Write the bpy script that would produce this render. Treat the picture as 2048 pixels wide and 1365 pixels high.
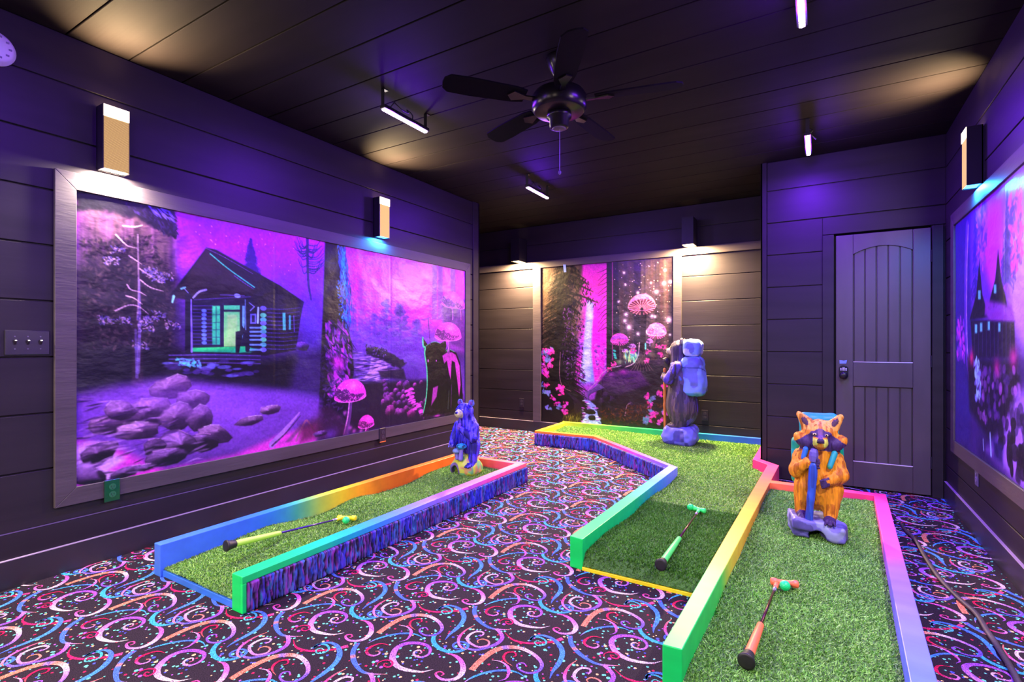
import bpy, bmesh, math, random
import numpy as np
from mathutils import Vector, Matrix

S = bpy.context.scene
for o in list(bpy.data.objects):
    bpy.data.objects.remove(o)
COL = S.collection

# ------------------------------------------------------------------ camera, world, exposure
F_PX, CAM_H, HORIZON = 1024.0, 1.158, 690.0            # focal length in pixels of a 2048 px frame
YAW = math.atan(616 / F_PX)
CY, SY = math.cos(YAW), math.sin(YAW)
cam_data = bpy.data.cameras.new('camera')
cam_data.sensor_width = 36.0
cam_data.lens = 18.0
cam_data.shift_y = (HORIZON - 682.5) / 2048
cam_data.clip_start = 0.05
cam = bpy.data.objects.new('camera', cam_data)
cam.location = (0, 0, CAM_H)
cam.rotation_euler = (math.pi / 2, 0, YAW)
COL.objects.link(cam)
S.camera = cam
world = bpy.data.worlds.new('dark_world')
world.use_nodes = True
world.node_tree.nodes['Background'].inputs[0].default_value = (0.004, 0.003, 0.006, 1)
world.node_tree.nodes['Background'].inputs[1].default_value = 1.0
S.world = world
S.view_settings.view_transform = 'Standard'
S.view_settings.look = 'None'
S.view_settings.gamma = 1.0
S.view_settings.use_curve_mapping = False
S.view_settings.exposure = 1.1
S.cycles.use_denoising = True
S.cycles.max_bounces = 8
S.cycles.sample_clamp_indirect = 6.0

# lamp strengths: the four violet bars seen, two more behind the camera, wall sconces
UV_COL = (0.16, 0.012, 1.0)
WARM = (1.0, 0.70, 0.34)
WHITE = (1.0, 0.86, 0.70)
BLUE = (0.02, 0.26, 1.0)
UV_W = 26.0
DOWN_W = 28.0
UP_W = 7.0
FRONT_W = 4.0

# ------------------------------------------------------------------ photo geometry helpers
def ray(px, py):
    r = (np.asarray(px, float) - 1024) / F_PX
    t = (HORIZON - np.asarray(py, float)) / F_PX
    return np.stack([r * CY - SY, r * SY + CY, t], -1)
def on_z(px, py, z=0.0):
    d = ray(px, py); k = (z - CAM_H) / d[..., 2]
    return d * k[..., None] + np.array([0, 0, CAM_H])
def on_x(px, py, x):
    d = ray(px, py); k = x / d[..., 0]
    return d * k[..., None] + np.array([0, 0, CAM_H])
def on_y(px, py, y):
    d = ray(px, py); k = y / d[..., 1]
    return d * k[..., None] + np.array([0, 0, CAM_H])

def lin(c):
    c = np.asarray(c, float) / 255.0
    return np.where(c <= 0.04045, c / 12.92, ((c + 0.055) / 1.055) ** 2.4)
def lin4(c):
    return tuple(float(v) for v in lin(c)) + (1.0,)

# ------------------------------------------------------------------ naming helpers
def tag(o, label, cat, group=None):
    o['label'] = label; o['category'] = cat
    if group: o['group'] = group
    return o
def thing(name, loc, label, cat, group=None, rotz=0.0):
    o = bpy.data.objects.new(name, None)
    o.empty_display_size = 0.05
    o.location = loc; o.rotation_euler = (0, 0, rotz)
    COL.objects.link(o)
    return tag(o, label, cat, group)
def structure(o):
    o['kind'] = 'structure'
    return o
def dup(root, loc, label, rotz=None):
    r = root.copy(); COL.objects.link(r); r.location = loc
    if rotz is not None: r.rotation_euler = (0, 0, rotz)
    r['label'] = label
    for ch in root.children:
        c = ch.copy(); c.parent = r; COL.objects.link(c)
        for g in ch.children:
            d = g.copy(); d.parent = c; COL.objects.link(d)
    return r

# ------------------------------------------------------------------ materials
MATS = {}
def mat(name, color=(0.8, 0.8, 0.8), rough=0.5, metal=0.0, spec=0.5, attr=False, emit=None, emit_s=0.0,
        bump=None, var=0.0, var_scale=(8, 8, 8), coat=0.0, fleck=None):
    """bump: (scale xyz, strength, distance); attr: colour from the mesh's Col attribute; var: value variation;
    fleck: (scale, amount) fine value noise of a pile or a fabric"""
    if name in MATS: return MATS[name]
    m = bpy.data.materials.new(name); m.use_nodes = True
    nt = m.node_tree; N = nt.nodes; L = nt.links
    b = N['Principled BSDF']
    b.inputs['Roughness'].default_value = rough
    b.inputs['Metallic'].default_value = metal
    b.inputs['Specular IOR Level'].default_value = spec
    b.inputs['Coat Weight'].default_value = coat
    tc = N.new('ShaderNodeTexCoord')
    if attr:
        a = N.new('ShaderNodeAttribute'); a.attribute_name = 'Col'; src = a.outputs['Color']
    else:
        rgb = N.new('ShaderNodeRGB'); rgb.outputs[0].default_value = (*color[:3], 1); src = rgb.outputs[0]
    def noise(scale, detail=4):
        mp = N.new('ShaderNodeMapping'); mp.inputs['Scale'].default_value = scale
        L.new(tc.outputs['Object'], mp.inputs['Vector'])
        n = N.new('ShaderNodeTexNoise'); n.inputs['Scale'].default_value = 1.0; n.inputs['Detail'].default_value = detail
        L.new(mp.outputs[0], n.inputs['Vector'])
        return n
    def vary(src, fac, amount):
        r = N.new('ShaderNodeMapRange')
        r.inputs['From Min'].default_value = 0.3; r.inputs['From Max'].default_value = 0.7
        r.inputs['To Min'].default_value = 1 - amount; r.inputs['To Max'].default_value = 1 + amount * 0.6
        L.new(fac, r.inputs['Value'])
        v = N.new('ShaderNodeVectorMath'); v.operation = 'SCALE'
        L.new(src, v.inputs[0]); L.new(r.outputs[0], v.inputs['Scale'])
        return v.outputs[0]
    if var > 0:
        src = vary(src, noise(var_scale).outputs['Fac'], var)
    if fleck:
        src = vary(src, noise((fleck[0],) * 3, 1).outputs['Fac'], fleck[1])
    L.new(src, b.inputs['Base Color'])
    if bump:
        n = noise(bump[0], 5)
        bp = N.new('ShaderNodeBump'); bp.inputs['Strength'].default_value = bump[1]
        bp.inputs['Distance'].default_value = bump[2]
        L.new(n.outputs['Fac'], bp.inputs['Height'])
        L.new(bp.outputs[0], b.inputs['Normal'])
    if emit is not None:
        b.inputs['Emission Color'].default_value = (*emit[:3], 1)
        b.inputs['Emission Strength'].default_value = emit_s
    MATS[name] = m
    return m

# ------------------------------------------------------------------ mesh builder
class MB:
    def __init__(s):
        s.v = []; s.f = []; s.c = []
    def add(s, verts, faces, col=None):
        k = len(s.v)
        s.v += [tuple(map(float, v)) for v in verts]
        s.f += [tuple(i + k for i in f) for f in faces]
        if col is None: col = (0.5, 0.5, 0.5)
        if len(col) and np.ndim(col[0]) == 0: s.c += [tuple(col)] * len(verts)
        else: s.c += [tuple(c) for c in col]
        return s
    def box(s, a, b, col=None):
        (x0, y0, z0), (x1, y1, z1) = a, b
        return s.add([(x0, y0, z0), (x1, y0, z0), (x1, y1, z0), (x0, y1, z0), (x0, y0, z1), (x1, y0, z1), (x1, y1, z1), (x0, y1, z1)],
              [(0, 3, 2, 1), (4, 5, 6, 7), (0, 1, 5, 4), (1, 2, 6, 5), (2, 3, 7, 6), (3, 0, 4, 7)], col)
    def prism(s, outline, h0, h1, axis='z', col=None):
        """outline: ccw 2D points; axis z: (x,y), y: (x,z), x: (y,z)"""
        n = len(outline)
        def P(p, h): return {'z': (p[0], p[1], h), 'y': (p[0], h, p[1]), 'x': (h, p[0], p[1])}[axis]
        v = [P(p, h0) for p in outline] + [P(p, h1) for p in outline]
        f = [tuple(range(n))[::-1], tuple(range(n, 2 * n))] + [(i, (i + 1) % n, n + (i + 1) % n, n + i) for i in range(n)]
        return s.add(v, f, col)
    def lathe(s, prof, n=32, M=None, col=None, cap=True):
        """prof: (r, z) list bottom to top, around z; M: Matrix"""
        v = []; f = []
        for r, z in prof:
            for k in range(n):
                a = 2 * math.pi * k / n
                v.append((r * math.cos(a), r * math.sin(a), z))
        for i in range(len(prof) - 1):
            for k in range(n):
                f.append((i * n + k, i * n + (k + 1) % n, (i + 1) * n + (k + 1) % n, (i + 1) * n + k))
        if cap:
            f.append(tuple(range(n))[::-1]); f.append(tuple(range((len(prof) - 1) * n, len(prof) * n)))
        if M is not None: v = [tuple(M @ Vector(p)) for p in v]
        return s.add(v, f, col)
    def tube(s, pts, rad, n=12, col=None, flat=1.0):
        pts = [Vector(p) for p in pts]
        rads = rad if isinstance(rad, (list, tuple)) else [rad] * len(pts)
        v = []; f = []
        for i, p in enumerate(pts):
            t = (pts[min(i + 1, len(pts) - 1)] - pts[max(i - 1, 0)]).normalized()
            up = Vector((0, 0, 1)) if abs(t.z) < 0.95 else Vector((1, 0, 0))
            sx = t.cross(up).normalized(); sz = sx.cross(t).normalized()
            for k in range(n):
                a = 2 * math.pi * k / n
                v.append(tuple(p + sx * (rads[i] * math.cos(a)) + sz * (rads[i] * math.sin(a) * flat)))
        for i in range(len(pts) - 1):
            for k in range(n):
                f.append((i * n + k, i * n + (k + 1) % n, (i + 1) * n + (k + 1) % n, (i + 1) * n + k))
        f.append(tuple(range(n))[::-1]); f.append(tuple(range((len(pts) - 1) * n, len(pts) * n)))
        return s.add(v, f, col)
    def build(s, name, m, parent=None, bevel=0.0, smooth=False, seg=2):
        me = bpy.data.meshes.new(name)
        me.from_pydata(s.v, [], s.f); me.validate()
        return finish(me, name, m, s.c, parent, bevel, smooth, seg)
def finish(me, name, m, cols, parent=None, bevel=0.0, smooth=False, seg=2):
    if cols is not None and len(cols) == len(me.vertices):
        at = me.color_attributes.new('Col', 'FLOAT_COLOR', 'POINT')
        c = np.ones((len(me.vertices), 4), np.float32); c[:, :3] = np.asarray(cols, np.float32)[:, :3]
        at.data.foreach_set('color', c.ravel())
    bm = bmesh.new(); bm.from_mesh(me)
    if len(bm.faces) < 60000: bmesh.ops.recalc_face_normals(bm, faces=bm.faces)
    bm.to_mesh(me); bm.free()
    o = bpy.data.objects.new(name, me); me.materials.append(m)
    COL.objects.link(o)
    if parent is not None: o.parent = parent
    if smooth:
        me.polygons.foreach_set('use_smooth', [True] * len(me.polygons))
    if bevel > 0:
        md = o.modifiers.new('bevel', 'BEVEL'); md.width = bevel; md.segments = seg
        md.limit_method = 'ANGLE'; md.angle_limit = math.radians(40)
    return o
def np_mesh(name, V, Fq, m, cols=None, parent=None, smooth=True):
    """fast mesh from numpy arrays; Fq has 3 or 4 columns"""
    me = bpy.data.meshes.new(name)
    n, k = Fq.shape
    me.vertices.add(len(V)); me.vertices.foreach_set('co', np.asarray(V, np.float32).ravel())
    me.loops.add(n * k); me.loops.foreach_set('vertex_index', Fq.astype(np.int32).ravel())
    me.polygons.add(n); me.polygons.foreach_set('loop_start', np.arange(0, n * k, k, dtype=np.int32))
    me.polygons.foreach_set('loop_total', np.full(n, k, np.int32))
    if smooth: me.polygons.foreach_set('use_smooth', np.ones(n, bool))
    me.update(calc_edges=True)
    if cols is not None:
        at = me.color_attributes.new('Col', 'FLOAT_COLOR', 'POINT')
        c = np.ones((len(V), 4), np.float32); c[:, :3] = cols
        at.data.foreach_set('color', c.ravel())
    o = bpy.data.objects.new(name, me); me.materials.append(m); COL.objects.link(o)
    if parent is not None: o.parent = parent
    return o

# ------------------------------------------------------------------ numpy noise
def vnoise2(h, w, cell, seed):
    """smooth value noise on an h*w grid, lattice size cell (pixels, y and x)"""
    cy, cx = cell
    rs = np.random.RandomState(seed)
    g = rs.rand(int(h / cy) + 3, int(w / cx) + 3)
    y = np.arange(h) / cy; x = np.arange(w) / cx
    iy = y.astype(int); ix = x.astype(int)
    fy = (y - iy); fx = (x - ix)
    fy = (fy * fy * (3 - 2 * fy))[:, None]; fx = (fx * fx * (3 - 2 * fx))[None]
    a = g[iy][:, ix]; b = g[iy][:, ix + 1]; c = g[iy + 1][:, ix]; d = g[iy + 1][:, ix + 1]
    return (a * (1 - fx) + b * fx) * (1 - fy) + (c * (1 - fx) + d * fx) * fy
def fbm2(h, w, cell, seed, oct=4):
    s = 0; t = 0
    for k in range(oct):
        s = s + vnoise2(h, w, (max(cell[0] / 2 ** k, 1.2), max(cell[1] / 2 ** k, 1.2)), seed + k) * 0.5 ** k; t += 0.5 ** k
    return s / t
_H = np.random.RandomState(5).rand(64, 64, 64)
def noise3(p):
    i = np.floor(p).astype(int); f = p - i; f = f * f * (3 - 2 * f)
    r = 0
    for dx in (0, 1):
        for dy in (0, 1):
            for dz in (0, 1):
                w = (f[:, 0] if dx else 1 - f[:, 0]) * (f[:, 1] if dy else 1 - f[:, 1]) * (f[:, 2] if dz else 1 - f[:, 2])
                r = r + w * _H[(i[:, 0] + dx) % 64, (i[:, 1] + dy) % 64, (i[:, 2] + dz) % 64]
    return r

# ================================================================== ROOM
XL, XR, YB, YC, YF, ZC = -3.30, 0.81, 6.02, 4.97, -1.5, 2.745
XA = -6.4                                                # far end of the alcove left of the back wall
YLE = 4.735                                              # where the left wall ends
PITCH, PHASE = 0.279, 0.26
paint = mat('black_wall_paint', (0.021, 0.0155, 0.019), 0.48, spec=0.28, bump=((3, 3, 60), 0.12, 0.004), var=0.25, var_scale=(1.2, 1.2, 9))
paint_y = mat('black_ceiling_paint', (0.012, 0.0085, 0.0095), 0.75, spec=0.08, bump=((3, 60, 3), 0.10, 0.004), var=0.2, var_scale=(1.2, 9, 1.2))
trim_paint = mat('charcoal_trim_paint', (0.075, 0.058, 0.060), 0.5, spec=0.4, bump=((14, 14, 90), 0.25, 0.003), var=0.2, var_scale=(2, 2, 20))
base_paint = mat('dark_baseboard_paint', (0.030, 0.025, 0.028), 0.36, spec=0.5, bump=((4, 4, 30), 0.06, 0.003), var=0.3, var_scale=(3, 3, 3))
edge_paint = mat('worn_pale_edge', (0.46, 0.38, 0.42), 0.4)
groove = mat('groove_black', (0.006, 0.005, 0.007), 0.8)

def zs_levels(z0, z1):
    zs = [z0] + [PHASE + PITCH * k for k in range(-1, 12) if z0 + 0.01 < PHASE + PITCH * k < z1 - 0.01] + [z1]
    return list(zip(zs[:-1], zs[1:]))
G = 0.0035
def shiplap(name, axis, face, back, u0, u1, z0, z1, m=paint, bands=None, extra=()):
    """boards with open joints in front of a backing; axis = the wall's normal; face = coordinate of the board face"""
    mb = MB()
    sgn = 1 if face > back else -1
    for (a, b) in (bands or zs_levels(z0, z1)):
        if axis == 'x': mb.box((min(face, face - sgn * .018), u0, a + G), (max(face, face - sgn * .018), u1, b - G))
        else: mb.box((u0, min(face, face - sgn * .018), a + G), (u1, max(face, face - sgn * .018), b - G))
    if axis == 'x': mb.box((min(back, face - sgn * .012), u0, z0), (max(back, face - sgn * .012), u1, z1))
    else: mb.box((u0, min(back, face - sgn * .012), z0), (u1, max(back, face - sgn * .012), z1))
    for e in extra: mb.box(*e)
    return structure(mb.build(name, m, bevel=0.0025, seg=1))
BB = 0.134                                               # top of the baseboard
wl = shiplap('wall_left', 'x', XL, XL - .12, YF, YLE, 0, ZC,
    extra=[((XL - .12, YLE, 0), (XL + .012, YLE + .02, ZC)), ((XL - .09, YLE - .1, 0), (XL + .012, YLE + .018, ZC))])
mb = MB(); mb.box((XA, YLE - .1, 0), (XL - .1, YLE + .005, ZC)); structure(mb.build('wall_alcove', paint))
wr = shiplap('wall_right', 'x', XR, XR + .12, YF, YC + .1, 0, ZC)
wb = shiplap('wall_back', 'y', YB, YB + .12, XA, -0.30, 0, ZC)
mb = MB(); mb.box((XA - .1, YLE - .1, 0), (XA, YB + .1, ZC)); structure(mb.build('wall_far_left', paint))
wf = shiplap('wall_front', 'y', YF, YF - .12, XL - .1, XR + .1, 0, ZC)
# closet front wall: boards left of the door and above it, the opening stays free
DX0, DX1, DZ = 0.112, 0.722, 2.056
mb = MB()
for (a, b) in zs_levels(0, ZC):
    if a > DZ: mb.box((-0.395, YC, a + G), (XR, YC + .018, b - G)); continue
    mb.box((-0.395, YC, a + G), (0.018, YC + .018, b - G))
    if b > DZ + .06: mb.box((0.0181, YC, DZ + .012), (XR, YC + .018, b - G))
mb.box((-.44, YC + .012, 0), (0.095, YC + .11, ZC))
mb.box((0.095, YC + .012, DZ + .012), (DX1 + .004, YC + .11, ZC)); mb.box((DX1 + .004, YC + .012, 0), (XR + .1, YC + .11, ZC))
mb.box((-.445, YC - .006, 0), (-.398, YC + .016, ZC)); mb.box((-.445, YC - .006, 0), (-.43, YB + .05, ZC))
structure(mb.build('wall_closet', paint, bevel=0.0025, seg=1))
# ceiling boards run along x
mb = MB(); y = 2.463 - 0.279 * 16
while y < YB + .1:
    mb.box((XA - .1, y + G, ZC), (XR + .1, y + .279 - G, ZC + .018)); y += .279
mb.box((XA - .1, YF - .1, ZC + .012), (XR + .1, YB + .12, ZC + .1))
structure(mb.build('ceiling', paint_y, bevel=0.0025, seg=1))
# baseboards with a worn pale upper edge
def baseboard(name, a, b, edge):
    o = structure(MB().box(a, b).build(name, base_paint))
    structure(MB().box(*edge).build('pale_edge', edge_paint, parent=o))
baseboard('baseboard_left', (XL, YF, 0), (XL + .014, YLE, BB), ((XL, YF, BB), (XL + .0142, YLE, BB + .0035)))
structure(MB().box((XL, YF, PHASE - .002), (XL + .0012, YLE - .1, PHASE + .004)).build('groove_highlight', mat('violet_highlight_paint', (.12, .085, .17), .4), parent=bpy.data.objects['baseboard_left']))  # violet highlight along the lowest board joint, put in as colour
baseboard('baseboard_right', (XR - .014, YF, 0), (XR, YC - .02, BB), ((XR - .0142, YF, BB), (XR, YC - .02, BB + .0035)))
baseboard('baseboard_back', (XA, YB - .014, 0), (-.46, YB, BB), ((XA, YB - .0142, BB), (-.46, YB, BB + .003)))
# picture-rail board across the back wall, uprights beside the mural
structure(MB().box((XA, YB - .022, 2.175), (-.45, YB, 2.265)).build('trim_1', trim_paint, bevel=.003))
structure(MB().box((-3.285, YB - .02, BB + .004), (-3.168, YB, 2.175)).build('trim_2', trim_paint, bevel=.003))
structure(MB().box((-1.449, YB - .02, BB + .004), (-1.355, YB, 2.175)).build('trim_3', trim_paint, bevel=.003))
# casing boards of the closet door
structure(MB().box((0.018, YC - .016, 0), (0.098, YC + .02, DZ + .005)).build('trim_4', paint, bevel=.003))
structure(MB().box((DX1 + .006, YC - .016, 0), (XR - .016, YC + .02, DZ + .005)).build('trim_5', paint, bevel=.003))

# ------------------------------------------------------------------ closet door: two plank panels, the upper with an arched head
door_m = mat('dark_door_paint', (0.075, 0.060, 0.062), 0.40, spec=0.45, bump=((30, 30, 4), 0.06, 0.002), var=0.2, var_scale=(6, 6, 1.5))
door = structure(bpy.data.objects.new('door_1', None)); door.location = (DX0, YC - .004, 0.012); COL.objects.link(door)
W, Hh = DX1 - DX0, DZ - .018
px0, px1 = .118, W - .108
mb = MB()
mb.box((0, .024, 0), (W, .036, Hh))                                   # core
mb.box((0, 0, 0), (px0, .03, Hh)); mb.box((px1, 0, 0), (W, .03, Hh))    # stiles
mb.box((px0, 0, 0), (px1, .02, .205)); mb.box((px0, 0, .812), (px1, .02, 1.006))
arch = [(px0, Hh), (px0, 1.876)] + [(px0 + (px1 - px0) * t / 20, 1.876 + .054 * (1 - (2 * t / 20 - 1) ** 2)) for t in range(1, 20)] + [(px1, 1.876), (px1, Hh)]
mb.prism(arch, 0, .03, 'y')
d_frame = structure(mb.build('door_frame_rails', door_m, door, bevel=.004))
mb = MB(); n = 5
for k in range(n):
    a = px0 + .004 + (px1 - px0 - .008) * k / n; b = px0 + .004 + (px1 - px0 - .008) * (k + 1) / n
    mb.box((a + .0045, .010, .209), (b - .0045, .0235, .808)); mb.box((a + .0045, .010, 1.010), (b - .0045, .0235, 1.95))
structure(mb.build('door_planks', door_m, door, bevel=.002, seg=1))
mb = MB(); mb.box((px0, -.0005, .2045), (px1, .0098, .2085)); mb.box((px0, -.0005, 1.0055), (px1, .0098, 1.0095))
structure(mb.build('door_ledge_highlight', mat('pale_ledge_highlight', (.85, .74, .74), .4), door))  # pale highlight along both rail ledges, painted as a near-white strip
mb = MB()
for z in (.25, 1.02, 1.82): mb.lathe([(.006, z - .045), (.006, z + .045)], 10, Matrix.Translation((W + .001, -.004, 0)))
structure(mb.build('hinges', groove, door))
# keypad knob lock
lk = bpy.data.objects.new('keypad_lock', None); lk.location = (.052, 0, .912); lk.parent = door; COL.objects.link(lk); structure(lk)
lock_m = mat('black_lock_metal', (0.02, 0.018, 0.022), 0.3, metal=0.4)
out = [(.031 * math.cos(t), .040 + .027 * math.sin(t)) for t in np.linspace(0, math.pi, 12)] + [(.031 * math.cos(t), -.02 + .026 * math.sin(t)) for t in np.linspace(math.pi, 2 * math.pi, 12)]
structure(MB().prism(out, -.020, 0, 'y').build('lock_plate', lock_m, lk, bevel=.003))
structure(MB().lathe([(.014, 0), (.014, .02), (.026, .026), (.029, .042), (.024, .056), (.012, .06)], 28,
    Matrix.Translation((0, -.018, -.012)) @ Matrix.Rotation(math.pi / 2, 4, 'X')).build('lock_knob', lock_m, lk, smooth=True))
mb = MB()
for r in range(2):
    for k in range(5): mb.box((-.023 + k * .0098, -.0235, .026 + r * .011), (-.0165 + k * .0098, -.0195, .0325 + r * .011))
mb.box((-.008, -.0235, .047), (.008, -.0195, .051))
structure(mb.build('lock_buttons', mat('lock_button_white', (.75, .7, .78), .4), lk))
tape = mat('blue_tape', lin(np.array((120, 150, 225))), .6)
mb = MB().prism([(-.024, -.013), (.020, -.012), (.026, .016), (.004, .011), (-.026, .015)], -.0012, 0, 'y')
o = mb.build('painters_tape', tape); o.location = (DX0 + .05, YC - .0045, 1.017)
tag(o, 'scrap of pale blue painter\'s tape stuck above the keypad lock on the dark door', 'tape')

# ================================================================== FIXTURES
bm_m = mat('black_fixture_metal', (0.014, 0.012, 0.015), 0.4, metal=0.2)
def lamp(name, kind, loc, watts, col, rot=(0, 0, 0), size=.1, size_y=None, spread=None, parent=None, radius=.02):
    d = bpy.data.lights.new(name, kind); d.energy = watts; d.color = col
    if kind == 'AREA':
        d.shape = 'RECTANGLE'; d.size = size; d.size_y = size_y or size
        if spread: d.spread = spread
    else: d.shadow_soft_size = radius
    o = bpy.data.objects.new(name, d); o.location = loc; o.rotation_euler = rot
    COL.objects.link(o)
    if parent is not None: o.parent = parent
    return o

def sconce(loc, rotz, label, up, down, face='slotted', up_w=UP_W, down_w=DOWN_W, h=.34, group='wall sconces', deep=.08, front_w=FRONT_W):
    """box sconce on a wall; local -Y points into the room, origin at the lower rear edge"""
    t = thing('wall_sconce', loc, label, 'lamp', group, rotz)
    w = .062
    m = MB(); m.box((-w, -.008, .01), (w, 0, h - .01)); m.build('back_plate', bm_m, t)
    m = MB(); m.box((-w, -deep, 0), (-w + .006, -.008, h)); m.box((w - .006, -deep, 0), (w, -.008, h))
    m.box((-w, -.014, 0), (w, -.008, h))
    m.build('housing', bm_m, t)
    if face == 'dark':
        MB().box((-w, -deep - .003, 0), (w, -deep, h)).build('front_panel', bm_m, t)
    else:
        f = MB().box((-w + .006, -deep + .0005, .004), (w - .006, -deep + .003, h - .004)).build('lit_panel',
            mat('sconce_panel_' + face, (.02, .014, .008), .6, spec=.1, emit=(1.0, .60, .24), emit_s=.46), t)
        if face == 'slotted':
            m = MB(); n = 46
            for k in range(n):
                z = .006 + (h - .07) * k / n
                m.box((-w + .004, -deep - .003, z), (w - .004, -deep, z + (h - .07) / n * .5))
            m.build('slotted_grille', mat('sconce_grille', (.03, .02, .012), .6, spec=.1, emit=(1.0, .55, .22), emit_s=.20), t)
        lamp('front_lamp', 'AREA', (0, -deep - .012, h * .5), front_w, WHITE, (math.pi / 2, 0, math.pi), .10, h * .9, parent=t)
        MB().box((-w + .004, -deep - .0035, h - .062), (w - .004, -deep, h)).build('bright_rim',
            mat('sconce_glow', (1, .9, .7), .5, emit=(1.0, .80, .50), emit_s=1.6), t)
    if up:
        MB().box((-w + .008, -deep + .006, h - .012), (w - .008, -.016, h - .007)).build('upper_lens',
            mat('lens_' + up[0], (1, .9, .7), .5, emit=up[1], emit_s=5.0), t)
        lamp('upper_lamp', 'AREA', (0, -deep * .6, h + .006), up_w, up[1], (math.pi + .62, 0, 0), .09, deep * .6, spread=math.radians(95), parent=t)
    if down:
        MB().box((-w + .008, -deep + .006, .006), (w - .008, -.016, .011)).build('lower_lens',
            mat('lens_' + down[0], (1, .9, .7), .5, emit=down[1], emit_s=5.0), t)
        lamp('lower_lamp', 'AREA', (0, -deep * .55, -.004), down_w, down[1], (0, 0, 0), .10, deep * .7, parent=t)
    return t
warm, blue = ('warm', WARM), ('blue', BLUE)
white = ('white', WHITE)
RL, RR, RB = math.pi / 2, -math.pi / 2, 0.0
sconce((XL, 1.255, 2.085), RL, 'tall slotted wall sconce glowing warm above the cabin end of the long left mural', warm, white, down_w=DOWN_W)
sconce((XL, 3.222, 2.085), RL, 'slim wall sconce with blue under-light above the right end of the long left mural', warm, blue, face='plain', down_w=10)
sconce((XR, 3.97, 2.085), RR, 'wall sconce on the right wall, warm front and blue under-light', warm, blue, face='plain', down_w=10)
sconce((-3.448, YB, 2.262), RB, 'warm down-light on the back wall left of the waterfall mural', None, warm, face='dark', down_w=DOWN_W * 5.0, h=.30, deep=.21)
sconce((-1.247, YB, 2.262), RB, 'warm down-light on the back wall right of the waterfall mural', None, warm, face='dark', down_w=DOWN_W * 5.0, h=.30, deep=.21)
# right row goes on beside the camera; unseen sconces behind it added for light
sconce((XR, 2.0, 2.085), RR, 'warm wall sconce on the right wall beside the viewer', warm, white, down_w=DOWN_W)
sconce((XL, -.70, 2.085), RL, 'added warm fill sconce on the left wall behind the viewer', warm, white, down_w=DOWN_W)
sconce((-2.3, YF, 2.085), math.pi, 'added warm fill sconce on the left of the wall behind the viewer', warm, white, down_w=DOWN_W * 2)
sconce((-.6, YF, 2.085), math.pi, 'added warm fill sconce on the right of the wall behind the viewer', warm, white, down_w=DOWN_W * 2)

# ------------------------------------------------------------------ ultraviolet bars hung under the ceiling
uv_glow = mat('ultraviolet_tube', (.8, .7, .9), .5, emit=(1.0, .62, 1.0), emit_s=8.0)
def uv_bar(x, y0, y1, z, label, watts=UV_W):
    t = thing('ultraviolet_light_bar', (x, y0, z), label, 'light bar', 'violet light bars on the ceiling')
    L = y1 - y0
    MB().box((-.022, -.01, .004), (.022, L + .01, .026)).build('bar_housing', bm_m, t, bevel=.003)
    m = MB(); n = 18
    for k in range(n):
        m.lathe([(.0125, -.006), (.0125, .004)], 8, Matrix.Translation((-.0, L * (k + .5) / n, 0)))
    m.box((-.0125, 0, -.004), (.0125, L, .004))
    m.build('light_strip', uv_glow, t)
    for yy in (.0, L - .0):
        m = MB(); m.box((-.012, yy - .008, .02), (.012, yy - .004, ZC - z)); m.box((-.012, yy - .008, ZC - z - .004), (.012, yy + .03, ZC - z))
        m.build('bracket', bm_m, t)
    pts = [(.0, L * .12, .02), (.03, L * .16, .06), (-.01, L * .26, .085), (.03, L * .34, .04), (.05, L * .42, .03), (.01, L * .5, .07), (.02, L * .6, .05), (.0, L * .66, .022)]
    sm = catmull(np.array(pts), 6)
    MB().tube([tuple(p) for p in sm], .004, 8).build('power_cord', bm_m, t, smooth=True)
    for f in (.22, .78): lamp('ultraviolet_spill', 'POINT', (0, L * f, -.03), watts * .22, UV_COL, radius=.02, parent=t)
    lamp('ultraviolet_lamp', 'AREA', (0, L / 2, -.012), watts * .9, UV_COL, (0, 0, 0), .03, L, parent=t)
    return t
def catmull(P, n):
    P = np.asarray(P, float); out = []
    Q = np.vstack([2 * P[0] - P[1], P, 2 * P[-1] - P[-2]])
    for i in range(1, len(Q) - 2):
        for k in range(n):
            t = k / n; p0, p1, p2, p3 = Q[i - 1], Q[i], Q[i + 1], Q[i + 2]
            out.append(.5 * (2 * p1 + (p2 - p0) * t + (2 * p0 - 5 * p1 + 4 * p2 - p3) * t * t + (3 * p1 - p0 - 3 * p2 + p3) * t ** 3))
    out.append(P[-1])
    return np.array(out)
uv_bar(-2.32, 2.31, 2.71, 2.62, 'violet light bar on tangled cords, left of the ceiling fan')
uv_bar(-2.33, 4.15, 4.56, 2.62, 'far violet light bar on the ceiling before the back wall')
uv_bar(-.07, 2.30, 2.70, 2.62, 'near violet light bar cut by the top edge of the photo')
uv_bar(-.075, 4.14, 4.55, 2.62, 'violet light bar in front of the closet door wall')
uv_bar(-2.32, .46, .87, 2.62, 'violet light bar on the ceiling left of the viewer', UV_W * .7)
uv_bar(-.07, .46, .87, 2.62, 'violet light bar on the ceiling over the viewer', UV_W * .4)

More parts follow.
